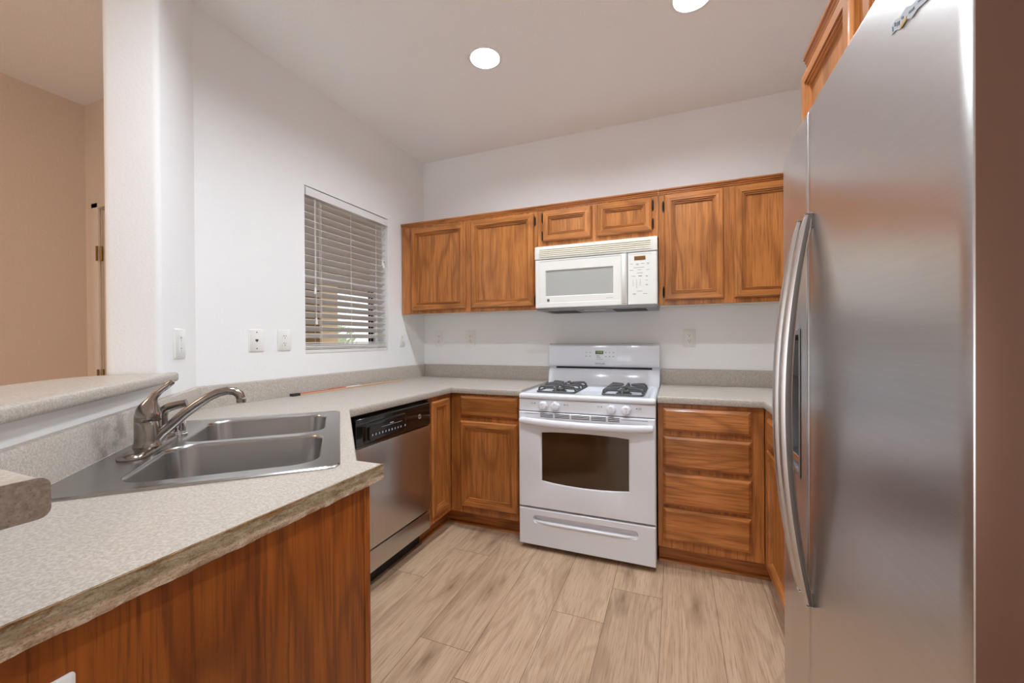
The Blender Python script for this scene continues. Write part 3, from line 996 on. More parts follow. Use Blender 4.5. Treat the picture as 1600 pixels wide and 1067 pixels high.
def rl(d, r, z, y1=-.105): return [(p[0], p[1], z) for p in rrect(RX0 + d, RX1 - d, -.700 + d, y1 - d * .3, r)]


mb.loops([rl(.004, .012, .872), rl(0, .014, .876), rl(0, .014, .890), rl(.003, .014, .897), rl(.010, .016, .901), rl(.030, .02, .901), rl(.040, .024, .896), rl(.050, .03, .8925)], True, True, True)
obj('cooktop', mb, 'enamel', t, smooth=50)
# backguard
mb = MB()
bp_ = [(-.028, .872), (-.028, 1.176), (-.050, 1.182), (-.068, 1.178), (-.078, 1.165), (-.082, 1.045), (-.078, 1.028), (-.066, 1.021), (-.054, 1.019), (-.054, 1.004),
       (-.072, 1.000), (-.090, .985), (-.104, .905), (-.108, .872)]
mb.extrude(bp_, lambda p, q, a: (a, p, q), RX0 + .002, RX1 - .002, bev=.003, seg=2, sel=lambda m, e: m.x < RX0 + .01 or m.x > RX1 - .01)
bg = obj('backguard', mb, 'enamel', t, smooth=50)
mb = MB(); mb.box(RX0 + .05, RX1 - .05, -.0565, -.0545, 1.0055, 1.0175); obj('vent_slot', mb, 'dark', bg)


def bgp(x, z, d=0):            # point on the sloping backguard face
    return Vector((x, -.078 - (1.165 - z) / .12 * .004 - d, z))


cx = (RX0 + RX1) / 2 - .013
mb = MB(); mb.extrude(rrect(cx - .117, cx + .117, 1.066, 1.149, .008), lambda p, q, a: tuple(bgp(p, q, a)), -.0005, .0016)
pn = obj('clock_panel', mb, 'panelw', bg)
mb = MB(); mb.extrude(rrect(cx - .029, cx + .025, 1.108, 1.131, .001), lambda p, q, a: tuple(bgp(p, q, a)), .0017, .0024)
dsp = obj('clock_display', mb, 'lcd_dark', pn)
mb = MB(); mb.text('12:39', .019, bgp(cx - .002, 1.1195, .0028), (1, 0, 0), (0, -.033, 1), .0003)
obj('clock_digits', mb, 'lcd_green', dsp)
for x, zz in ((-.092, (1.119, 1.092)), (-.066, (1.119, 1.092)), (.042, (1.119, 1.090)), (.067, (1.119, 1.090)), (.093, (1.119, 1.090))):
    for z in zz:
        mb = MB(); p = bgp(cx + x, z, .0019); mb.box(p.x - .006, p.x + .006, p.y, p.y + .0008, z - .0012, z + .0012); mb.box(p.x - .003, p.x + .003, p.y, p.y + .0008, z + .0025, z + .0045)
        obj('key_legend', mb, 'ink', pn)
mb = MB()
for z, w_ in ((1.099, .018), (1.091, .024), (1.083, .032), (1.073, .045)):
    p = bgp(cx + .0, z, .0019); mb.box(p.x - .022, p.x - .022 + w_, p.y, p.y + .0008, z - .0012, z + .0012)
obj('mode_legend', mb, 'ink', pn)
mb = MB(); mb.text('FRIGIDAIRE', .0135, bgp(cx + .002, 1.0415, .0004), (1, 0, 0), (0, -.033, 1), .0004)
obj('maker_lettering', mb, 'grey_ink2', bg)
# front control strip and knobs
mb = MB(); mb.extrude([(-.655, .800), (-.688, .800), (-.692, .804), (-.690, .866), (-.684, .870), (-.655, .870)], lambda p, q, a: (a, p, q), RX0 + .003, RX1 - .003, bev=.002, seg=2,
                      sel=lambda m, e: m.x < RX0 + .01 or m.x > RX1 - .01)
st = obj('control_strip', mb, 'enamel', t)
for x in (1.2665, 1.3385, 1.647, 1.7245):
    mb = MB()
    mb.lathe([(.027, 0), (.0275, .004), (.0255, .0055), (.0235, .008), (.0220, .020), (.0185, .0245), (.001, .0255)], (x, -.691, .8345), (0, -1, 0), 28)
    mb.box(x - .0042, x + .0042, -.7235, -.7135, .8345 - .0185, .8345 + .0195, .003, 2)
    kb = obj('knob', mb, 'enamel', st)
    mb = MB(); mb.box(x - .0008, x + .0008, -.7240, -.7236, .843, .852); obj('pointer', mb, 'ink', kb)
for x in (1.215, 1.390, 1.594, 1.778):
    mb = MB()
    mb.box(x - .003, x + .003, -.6922, -.6905, .842, .848)
    s_ = -1 if x in (1.215, 1.594) else 1
    for dx, dz in ((.012, 0), (.012, .006), (.020, 0), (.020, .006)):
        mb.box(x + s_ * dx - .003, x + s_ * dx + .003, -.6922, -.6905, .841 + dz, .8425 + dz)
    obj('burner_mark', mb, 'ink', st)
# oven door
mb = MB()
yo = -.700
win = [(1.257, .405), (1.32, .398), (1.40, .3925), (1.497, .390), (1.594, .3925), (1.674, .398), (1.737, .405), (1.737, .680), (1.674, .685), (1.594, .688), (1.497, .689), (1.40, .688), (1.32, .685), (1.257, .680)]
oc = Vector((1.497, .54))
out = []
dx0, dx1, dz0, dz1 = RX0 + .003, RX1 - .003, .249, .796
fr = [(dx0, dz0), (1.30, dz0), (1.40, dz0), (1.497, dz0), (1.594, dz0), (1.70, dz0), (dx1, dz0), (dx1, dz1), (1.70, dz1), (1.594, dz1), (1.497, dz1), (1.40, dz1), (1.30, dz1), (dx0, dz1)]


def sc_(R, k):
    return [tuple(oc + (Vector(p) - oc) * k) for p in R]


fr2 = [(p[0] + (.004 if p[0] == dx0 else -.004 if p[0] == dx1 else 0), p[1] + (.004 if p[1] == dz0 else -.004)) for p in fr]
mb.loops([[(p[0], -.656, p[1]) for p in fr], [(p[0], yo + .004, p[1]) for p in fr], [(p[0], yo, p[1]) for p in fr2],
          [(p[0], yo, p[1]) for p in sc_(win, 1.045)], [(p[0], yo + .003, p[1]) for p in sc_(win, 1.015)], [(p[0], yo + .010, p[1]) for p in win]], True, True, False)
dr = obj('oven_door', mb, 'enamel', t, smooth=40)
mb = MB(); mb.extrude([(p[0], p[1]) for p in win], lambda p, q, a: (p, a, q), yo + .0095, yo + .018); obj('oven_window', mb, 'oglass', dr)
# handle: wide bowed bar, vents behind it
mb = MB()
L = []
for i in range(25):
    f_ = i / 24; x = RX0 + .014 + (RX1 - RX0 - .028) * f_; bow = 1 - (2 * f_ - 1) ** 2
    y = -.716 - .030 * bow ** .8; z = .7475 - .006 * bow
    hz = .021 if 0 < i < 24 else .014
    L.append([(x, y + dy, z + dz * hz / .021) for dy, dz in ((.013, .019), (.002, .021), (-.008, .016), (-.011, .004), (-.011, -.006), (-.007, -.017), (.003, -.021), (.013, -.018))])
mb.loops(L, True, True, True)
for x in (RX0 + .028, RX1 - .028): mb.box(x - .013, x + .013, -.712, -.6995, .731, .765, .003, 1)
obj('oven_handle', mb, 'enamel', dr, smooth=50)
mb = MB()
for z in (.790, .781, .772):
    for x0_, x1_ in ((1.25, 1.325), (1.335, 1.42), (1.43, 1.53), (1.54, 1.62), (1.63, 1.69)):
        mb.box(x0_, x1_, yo - .0006, yo + .002, z - .0022, z + .0022)
mb.box(RX0 + .04, 1.24, yo - .0006, yo + .002, .787, .789); mb.box(1.70, RX1 - .04, yo - .0006, yo + .002, .783, .785)
obj('vent_slots', mb, 'slot', dr)
# storage drawer with the scooped pull
mb = MB()
sl = rrect(1.205, 1.782, .162, .202, .0199, 5)
n4 = len(sl) // 4
dz0, dz1 = .030, .238
cxs, czs = 1.4935, .182
frd = []
for p in sl:
    tx = (p[0] - cxs) / .2885; tz = (p[1] - czs) / .02
    # project to the drawer outline
    k = max(abs(tx), abs(tz)) or 1
    ox = cxs + (tx / k) * ((dx1 - cxs) if tx > 0 else (cxs - dx0)); oz = czs + (tz / k) * ((dz1 - czs) if tz > 0 else (czs - dz0))
    frd.append((ox, oz))
corn = [(dx1, dz1), (dx0, dz1), (dx0, dz0), (dx1, dz0)]
for c_ in corn:
    i = min(range(len(frd)), key=lambda q: (frd[q][0] - c_[0]) ** 2 + (frd[q][1] - c_[1]) ** 2); frd[i] = c_
frd2 = [(min(max(p[0], dx0 + .004), dx1 - .004), min(max(p[1], dz0 + .004), dz1 - .004)) for p in frd]
mid = [(cxs + (p[0] - cxs) * 1.012, czs + (p[1] - czs) * 1.18) for p in sl]
ins = [(cxs + (p[0] - cxs) * .985, czs + (p[1] - czs) * .72 + .002) for p in sl]
mb.loops([[(p[0], -.656, p[1]) for p in frd], [(p[0], yo + .004, p[1]) for p in frd], [(p[0], yo, p[1]) for p in frd2], [(p[0], yo, p[1]) for p in mid],
          [(p[0], yo + .004, p[1]) for p in sl], [(p[0], yo + .022, p[1]) for p in ins]], True, True, True)
dw_ = obj('storage_drawer', mb, 'enamel', t, smooth=30)
# lip under the pull
mb = MB()
L = []
for i in range(21):
    f_ = i / 20; x = 1.213 + .561 * f_; b_ = (1 - (2 * f_ - 1) ** 6)
    L.append([(x, yo + .004 - dy * b_, .163 + dz) for dy, dz in ((0, .009), (.006, .008), (.010, .002), (.009, -.005), (.002, -.009), (-.002, -.008))])
mb.loops(L, True, True, True)
obj('drawer_pull', mb, 'enamel', dw_, smooth=60)

# burners and grates
GZ = .8925


def grate(x0, x1, y0, y1):
    mb = MB(); r = .0062
    xc = (x0 + x1) / 2; ym = (y0 + y1) / 2
    zt = GZ + .034
    rim = rrect(x0, x1, y0, y1, .02, 3)
    P = [Vector((p[0], p[1], GZ + .006)) for p in rim]
    mb.tube(P + [P[0]], .0055, 8)
    for yc in ((y0 + ym) / 2, (y1 + ym) / 2):
        hy = (ym - y0) / 2
        for sx in (-1, 1):
            xo = xc + sx * (x1 - x0) / 2
            for dy in (-.055, .055):
                mb.tube([(xo, yc + dy, GZ + .003), (xo - sx * .004, yc + dy, zt - .010), (xo - sx * .016, yc + dy, zt - .001), (xo - sx * .04, yc + dy * .8, zt), (xc + sx * .030, yc + dy * .42, zt - .001)], [r, r, r * 1.05, r, r * .9], 8, flat=(1, 1.25))
            mb.tube([(xc + sx * .07, yc, zt - .002), (xc + sx * .022, yc, zt - .001)], r * .9, 8)
        for sy in (-1, 1):
            mb.tube([(xc, yc + sy * hy, GZ + .006), (xc, yc + sy * hy * .92, zt - .009), (xc, yc + sy * hy * .8, zt - .001), (xc, yc + sy * .028, zt - .001)], r, 8, flat=(1, 1.2))
    mb.tube([(x0, ym, GZ + .006), (x1, ym, GZ + .006)], .0055, 8)
    return mb


for gx0, gx1 in ((1.188, 1.418), (1.578, 1.800)):
    gxc = (gx0 + gx1) / 2
    obj('grate', grate(gx0, gx1, -.575, -.185), 'iron', t, smooth=60)
    for gy in (-.4775, -.2825):
        mb = MB()
        mb.lathe([(.045, .000), (.043, .006), (.034, .008), (.034, .012)], (gxc, gy, GZ + .0003), seg=28)
        bb = obj('burner', mb, 'burner', t)
        mb = MB(); mb.lathe([(.036, .0123), (.037, .017), (.034, .020), (.001, .021)], (gxc, gy, GZ + .0003), seg=28)
        obj('burner_cap', mb, 'iron', bb)

# ------------------------------------------------------------------ microwave
MX0, MX1, MZ0, MZ1, MY = 1.1205, 1.8715, 1.4125, 1.813, -.395
t = thing('microwave_oven', 'white over the range microwave oven under the low wall cabinet', 'microwave', ((MX0 + MX1) / 2, -.2, MZ0))
mb = MB(); mb.box(MX0, MX1, -.372, -.003, MZ0 + .008, MZ1, .003, 1); obj('case', mb, 'micro', t)
mb = MB(); mb.box(MX0 + .004, MX1 - .004, -.370, -.006, MZ0 - .012, MZ0 + .0075, .002, 1)
un = obj('underside', mb, 'under', t)
mb = MB()
for x0_, x1_ in ((1.17, 1.36), (1.60, 1.80)):
    mb.box(x0_, x1_, -.27, -.06, MZ0 - .015, MZ0 - .0125)
obj('grease_filter', mb, 'slot', un)
mb = MB(); mb.box(1.42, 1.56, -.33, -.26, MZ0 - .0145, MZ0 - .0125, .001, 1); obj('lamp_cover', mb, 'mglass', un)
# grille
mb = MB(); mb.extrude([(-.3725, 1.7285), (-.397, 1.7285), (-.399, 1.733), (-.394, 1.808), (-.388, 1.8125), (-.3725, 1.8125)], lambda p, q, a: (a, p, q), MX0, MX1, bev=.002, seg=1, sel=lambda m, e: m.x < MX0 + .01 or m.x > MX1 - .01)
gr = obj('vent_grille', mb, 'micro', t)
mb = MB()
for k in range(5):
    z = 1.7425 + k * .0118
    y = -.3984 + (z - 1.733) / .075 * .005
    mb.extrude([(y + .001, z + .0082), (y - .0048, z + .002), (y - .0045, z), (y + .001, z + .0012)], lambda p, q, a: (a, p, q), MX0 + .032, MX1 - .038)
obj('louvers', mb, 'cream', gr)
# door
mx1 = 1.7010
mb = MB()
W0, W1, V0, V1 = 1.194, 1.616, 1.4905, 1.652
D0, D1, Z0, Z1 = MX0 + .001, mx1, MZ0 + .002, 1.7262
rg = lambda a, b, c, d_, y: [(a, y, c), (b, y, c), (b, y, d_), (a, y, d_)]
mb.loops([rg(D0, D1, Z0, Z1, -.3725), rg(D0, D1, Z0, Z1, MY + .006), rg(D0 + .004, D1 - .002, Z0 + .004, Z1 - .003, MY), rg(D0 + .028, D1 - .030, Z0 + .030, Z1 - .010, MY),
          rg(D0 + .030, D1 - .032, Z0 + .032, Z1 - .012, MY + .002), rg(W0 - .004, W1 + .004, V0 - .004, V1 + .004, MY + .002), rg(W0, W1, V0, V1, MY + .009)], True, True, False)
dr = obj('door', mb, 'micro', t, smooth=25)
mb = MB(); mb.box(W0 - .001, W1 + .001, MY + .0085, MY + .012, V0 - .001, V1 + .001); obj('door_window', mb, 'mglass', dr)
mb = MB(); mb.extrude([(1.668, MY), (1.672, MY - .014), (1.680, MY - .018), (1.692, MY - .014), (1.698, MY)], lambda p, q, a: (p, q, a), Z0 + .012, Z1 - .004, bev=.002, seg=1); obj('door_handle', mb, 'micro', dr)
mb = MB(); mb.lathe([(.0085, 0), (.0085, .0016), (.006, .0022), (.0005, .0022)], (1.210, MY + .0003, 1.4635), (0, -1, 0), 20)
bd = obj('badge', mb, 'slot', dr)
mb = MB(); mb.text('GE', .0075, (1.210, MY - .0022, 1.4635), (1, 0, 0), (0, 0, 1), .0003); obj('badge_monogram', mb, 'white_ink', bd)
mb = MB(); mb.box(1.578, 1.592, MY + .0012, MY + .002, 1.4622, 1.4642); mb.box(1.594, 1.620, MY + .0012, MY + .002, 1.4632, 1.4648); obj('model_mark', mb, 'ink', dr)
# control panel
mb = MB(); mb.loops([rg(1.7035, MX1 - .001, Z0, Z1, -.3725), rg(1.7035, MX1 - .001, Z0, Z1, MY + .005), rg(1.706, MX1 - .005, Z0 + .004, Z1 - .003, MY)], True, True, True)
cp = obj('control_panel', mb, 'micro', t)
mb = MB(); mb.box(1.7425, 1.8055, MY - .0012, MY, 1.678, 1.7015); obj('display', mb, 'lcd', cp)['label'] = 'brown display window'
mb = MB()
yk = MY - .0004


def dash(x, z, w_, h=.0022): mb.box(x - w_ / 2, x + w_ / 2, yk, MY + .0002, z - h / 2, z + h / 2)


for x, z, w_ in ((1.727, 1.658, .014), (1.760, 1.656, .018), (1.790, 1.657, .019), (1.820, 1.658, .015), (1.760, 1.650, .014), (1.820, 1.652, .010),
                 (1.768, 1.634, .060), (1.727, 1.620, .020), (1.773, 1.620, .022), (1.819, 1.619, .016), (1.774, 1.602, .032), (1.737, 1.584, .022), (1.776, 1.586, .022), (1.776, 1.582, .018),
                 (1.813, 1.583, .012), (1.813, 1.579, .009), (1.813, 1.557, .012), (1.813, 1.529, .013), (1.813, 1.533, .010), (1.772, 1.494, .030), (1.742, 1.480, .020), (1.742, 1.476, .014), (1.803, 1.479, .022)):
    dash(x, z, w_)
dash(1.775, 1.7135, .128, .001)
for k, ch in enumerate('1234567890'):
    r_, c_ = divmod(k, 3)
    if ch == '0': c_ = 1
    x = 1.735 + c_ * .0205; z = 1.5635 - r_ * .0145
    mb.text(ch, .0095, (x, yk, z), (1, 0, 0), (0, 0, 1), .0003); dash(x, z - .0062, .011, .0008)
obj('key_legends', mb, 'ink', cp)

# ------------------------------------------------------------------ refrigerator
FY0, FY1, FS = -1.300, -2.272, -1.673
t = thing('refrigerator', 'large stainless side by side refrigerator at the right edge', 'refrigerator', (2.65, -1.79, 0))
mb = MB(); mb.box(2.352, XR - .005, FY1 + .012, FY0 - .012, .02, 1.765, .006, 2); obj('cabinet_body', mb, 'side_refl', t)
mb = MB(); mb.box(2.36, 2.40, FY1 + .03, FY0 - .03, .002, .0195); obj('base_grille', mb, 'dark', t)


def fx(y):                     # contoured front
    prof = [(-1.296, 2.308), (-1.315, 2.301), (-1.36, 2.293), (-1.42, 2.286), (-1.50, 2.279), (-1.56, 2.277), (-1.66, 2.278), (-1.80, 2.278), (-1.95, 2.279), (-2.10, 2.281), (-2.20, 2.282), (-2.29, 2.2835)]
    for (a, xa), (b, xb) in zip(prof, prof[1:]):
        if b <= y <= a: return xa + (xb - xa) * (y - a) / (b - a)
    return prof[0][1] if y > prof[0][0] else prof[-1][1]


def fdoor(y0, y1, z0=.075, z1=1.783, xb=2.345, r=.0022):
    n = 22
    def ring(d, z):
        ys = [y0 - d - (y0 - y1 - 2 * d) * i / n for i in range(n + 1)]
        R = []
        for i, y in enumerate(ys):
            e = min(y0 - d - y, y - y1 - d)
            R.append((fx(y) + d, y, z))
        # rounded vertical edges
        a, b = R[0], R[-1]
        mid_a = [(a[0] + r, y0 - d, z), (a[0] + r * .3, y0 - d - r * .3 + r * .3 * 0, z)]
        out_ = [(xb, y0 - d, z), (R[0][0] + r, y0 - d, z), (R[0][0] + r * .293, y0 - d - r * .293, z), (fx(y0 - d - r) + d, y0 - d - r, z)]
        out_ += [p for p in R[1:-1] if y1 + d + r * 1.5 < p[1] < y0 - d - r * 1.5]
        out_ += [(fx(y1 + d + r) + d, y1 + d + r, z), (R[-1][0] + r * .293, y1 + d + r * .293, z), (R[-1][0] + r, y1 + d, z), (xb, y1 + d, z)]
        return out_
    return [ring(.006, z0), ring(.0015, z0 + .002), ring(0, z0 + .008), ring(0, z1 - .008), ring(.0015, z1 - .003), ring(.006, z1)]


def fdoor_mesh(y0, y1):
    mb = MB(); L = fdoor(y0, y1); mb.loops(L, True, True, True); return mb


def side_mats(mb):
    mb.bm.normal_update()
    for f in mb.bm.faces:
        if abs(f.normal.y) > .93 or f.normal.x > .9: f.material_index = 1
    return mb


# freezer door is cut open for the dispenser: built as a frame of the same contour
def strip(y0, y1, z0, z1):
    return None


NY0, NY1, NZ0, NZ1 = -1.385, -1.598, .835, 1.232
mb = MB()
Lf = fdoor(FY0, FS + .0025)
# contour pieces above, below and beside the niche
def contour_box(y0, y1, z0, z1, endcaps):
    n = 14
    ys = [y0 + (y1 - y0) * i / n for i in range(n + 1)]
    A = [[(fx(y), y, z0) for y in ys], [(fx(y), y, z1) for y in ys]]
    mb.loops(A, False)


full = fdoor(FY0, FS + .0025)
t_ = bmesh.new()
V = [[t_.verts.new(p) for p in lp_] for lp_ in full]
nn = len(full[0])
skip = []
for a, b in zip(range(5), range(1, 6)):
    for i in range(nn):
        j = (i + 1) % nn
        ys_ = (full[a][i][1] + full[a][j][1]) / 2
        if a == 2 and NY1 < ys_ < NY0 and full[a][i][0] < 2.32 and full[a][j][0] < 2.32:
            skip.append((i, j)); continue
        t_.faces.new((V[a][i], V[a][j], V[b][j], V[b][i]))
t_.faces.new(list(reversed(V[0]))); t_.faces.new(V[-1])
# front skin over the niche columns, above and below the opening
seq = [skip[0][0]] + [s_[1] for s_ in skip]
yl = [full[2][i][1] for i in seq]
def skin(z0v, z1v):
    for k in range(len(seq) - 1):
        t_.faces.new((z0v[k], z0v[k + 1], z1v[k + 1], z1v[k]))
lowv = [t_.verts.new((full[2][i][0], full[2][i][1], NZ0)) for i in seq]
upv = [t_.verts.new((full[2][i][0], full[2][i][1], NZ1)) for i in seq]
skin([V[2][i] for i in seq], lowv); skin(upv, [V[3][i] for i in seq])
bmesh.ops.recalc_face_normals(t_, faces=t_.faces)
mb.add(t_)
NYA, NYB = yl[0], yl[-1]
fd = obj('freezer_door', side_mats(mb), ['fsteel', 'side_refl'], t, smooth=30)
# dispenser housing
mb = MB()
xd = 2.334
rings = [[(fx(y) - .0015, y, z) for y, z in ((NYA + .004, NZ0 - .004), (NYB - .004, NZ0 - .004), (NYB - .004, NZ1 + .004), (NYA + .004, NZ1 + .004))],
         [(fx(y) - .0015, y, z) for y, z in ((NYA - .010, NZ0 + .012), (NYB + .010, NZ0 + .012), (NYB + .010, NZ1 - .012), (NYA - .010, NZ1 - .012))],
         [(xd, y, z) for y, z in ((NYA - .016, NZ0 + .03), (NYB + .016, NZ0 + .03), (NYB + .016, NZ1 - .02), (NYA - .016, NZ1 - .02))]]
mb.loops(rings, True, False, True)
di = obj('dispenser_housing', mb, 'under', fd)
mb = MB(); mb.box(2.286, 2.333, NYB + .022, NYA - .022, 1.10, 1.205, .004, 2); obj('dispenser_controls', mb, 'bmatt', di)
mb = MB()
for k in range(9):
    y = NYB + .03 + k * (NYA - NYB - .06) / 8
    mb.box(2.288, 2.331, y - .003, y + .003, NZ0 + .032, NZ0 + .040)
mb.box(2.286, 2.290, NYB + .02, NYA - .02, NZ0 + .026, NZ0 + .043, .001, 1)
obj('drip_tray', mb, 'chrome', di)
for y in (NYB + .075, NYA - .075):
    mb = MB(); mb.extrude([(2.331, 1.07), (2.315, 1.07), (2.308, 1.0), (2.312, .99), (2.331, .995)], lambda p, q, a: (p, a, q), y - .022, y + .022, bev=.002, seg=1); obj('lever_pad', mb, 'bmatt', di)
fr_ = obj('fridge_door', side_mats(fdoor_mesh(FS - .0025, FY1)), ['fsteel', 'side_refl'], t, smooth=30)


def fhandle(par, y):
    mb = MB(); L = []
    n = 28
    for i in range(n + 1):
        f_ = i / n; z = 1.512 - .958 * f_; bow = 1 - abs(2 * f_ - 1) ** 2.0
        x = fx(y) - .009 - .049 * bow
        w_ = .0100 + .0035 * bow
        dep = .0095 + .0035 * bow
        if i in (0, n): w_ *= .75; dep *= .7
        L.append([(x + dx * dep, y + dy * w_, z) for dx, dy in ((1, .9), (.8, 1), (-.15, 1), (-.85, .72), (-1, .5), (-1.08, 0), (-1, -.5), (-.85, -.72), (-.15, -1), (.8, -1), (1, -.9))])
    mb.loops(L, True, True, True)
    for z in (1.495, .572): mb.box(fx(y) - .006, fx(y) + .001, y - .008, y + .008, z - .014, z + .014)
    mb.bm.normal_update()
    for f in mb.bm.faces:
        if abs(f.normal.y) > .96: f.material_index = 1
    h_ = obj('handle', mb, ['fsteel', 'hside'], par, smooth=30)
    for z, s_ in ((1.5135, 1), (.5525, -1)):
        mb = MB(); mb.box(fx(y) - .016, fx(y) + .0005, y - .009, y + .009, min(z, z + s_ * .003), max(z, z + s_ * .003), .001, 1); obj('end_cap', mb, 'chrome', h_)


fhandle(fd, -1.640); fhandle(fr_, -1.706)
for y in (FY0 - .06, FY1 + .06):
    mb = MB(); mb.box(2.33, 2.42, y - .03, y + .03, 1.7835, 1.80, .004, 2) if False else mb.box(2.36, 2.46, y - .03, y + .03, 1.7655, 1.79, .004, 2)
    obj('hinge_cover', mb, 'bmatt', t)
# torn sticker on the door
stk = thing('torn_sticker', 'torn shiny sticker near the top of the refrigerator door', 'sticker', (2.283, -2.13, 1.68))
mb = MB()
pts = [(-2.093, 1.694), (-2.105, 1.696), (-2.118, 1.690), (-2.135, 1.693), (-2.150, 1.684), (-2.172, 1.683), (-2.198, 1.672), (-2.200, 1.660), (-2.180, 1.664), (-2.165, 1.668), (-2.150, 1.666), (-2.138, 1.673), (-2.120, 1.672), (-2.105, 1.680), (-2.093, 1.681)]
mb.extrude(pts, lambda p, q, a: (fx(p) - a, p, q), .0003, .0012)
obj('film', mb, 'sticker', stk)
mb = MB()
for y, z, w_, h_ in ((-2.098, 1.687, .003, .010), (-2.105, 1.689, .005, .009), (-2.114, 1.684, .008, .009), (-2.126, 1.684, .006, .007), (-2.150, 1.677, .014, .006), (-2.170, 1.675, .008, .005), (-2.186, 1.671, .010, .008)):
    mb.extrude([(y - w_ / 2, z - h_ / 2), (y + w_ / 2, z - h_ / 2 + .003), (y + w_ / 2, z + h_ / 2), (y - w_ / 2, z + h_ / 2 - .003)], lambda p, q, a: (fx(p) - a, p, q), .0013, .0017)
obj('dark_print', mb, 'grey_ink2', stk)
mb = MB(); mb.extrude([(-2.118, 1.671), (-2.136, 1.673), (-2.138, 1.678), (-2.122, 1.677)], lambda p, q, a: (fx(p) - a, p, q), .0013, .0018); obj('gold_print', mb, 'gold', stk)

# ------------------------------------------------------------------ blind
t = thing('window_blind', 'white slatted blind hanging in the left window', 'blind', (-.05, -.83, WZ1))
BY0, BY1 = WY0 + .006, WY1 - .006
mb = MB()
mb.box(-.062, -.004, BY0, BY1, 2.056, 2.104, .003, 1)
mb.extrude([(.001, 2.052), (.007, 2.052), (.008, 2.062), (.006, 2.092), (.001, 2.1)], lambda p, q, a: (p, a, q), BY0, BY1)
obj('headrail', mb, 'vinyl', t)
TILT = math.radians(30); SWD = .025; XS = -.036
zs = 2.030
k = 0
while zs > 1.215:
    mb = MB()
    c, s_ = math.cos(TILT), math.sin(TILT)
    prof = []
    for i in range(5):
        q = -1 + i * .5
        prof.append((q * SWD, .0022 * (1 - q * q) + .0014))
    prof += [(q, h - .0028) for q, h in reversed(prof)]
    mb.extrude([(a * c - h * s_, a * s_ + h * c) for a, h in prof], lambda p, q, a: (XS + p, a, zs + q), BY0 + .002, BY1 - .002)
    obj('slat', mb, 'slat', t, smooth=60); zs -= .0415; k += 1
for i in range(5):
    z = 1.163 + i * .0085
    mb = MB(); a0 = .002 * math.sin(i * 2.1)
    mb.extrude([(-.025, 0), (.025, a0), (.025, a0 + .0055), (0, .007), (-.025, .0055)], lambda p, q, a: (XS + p + .002 * math.sin(i * 1.7), a, z + q + .002 * math.sin(a * 9 + i)), BY0 + .002, BY1 - .002)
    obj('slat', mb, 'slat', t, smooth=60)
mb = MB(); mb.box(-.062, -.010, BY0 + .002, BY1 - .002, 1.1395, 1.160, .003, 2); obj('bottom_rail', mb, 'slat', t)
for y in (-1.064, -.822, -.582):
    mb = MB()
    for x in (XS + .0265, XS - .0265): mb.tube([(x, y, 2.05), (x, y, 1.15)], .0011, 5)
    mb.tube([(XS + .0265, y - .012, 2.05), (XS + .0265, y - .012, 1.15)], .0008, 5) if y < -1 else None
    obj('ladder_cord', mb, 'cord', t)
for ys, zend in (((-1.115, 1.514)), ((-1.108, 1.335)), ((-.522, 1.78)), ((-.510, 1.765))):
    mb = MB(); mb.tube([(-.006, ys, 2.05), (-.004, ys, (2.05 + zend) / 2), (-.004, ys, zend)], .0013, 6)
    cdo = obj('pull_cord', mb, 'cord', t)
    mb = MB(); mb.lathe([(.002, .012), (.004, .008), (.0075, -.02), (.007, -.026), (.001, -.027)], (-.004, ys, zend), seg=12); obj('tassel', mb, 'cord', cdo)

# ------------------------------------------------------------------ wall plates (local frame: x right, z up, face -y)


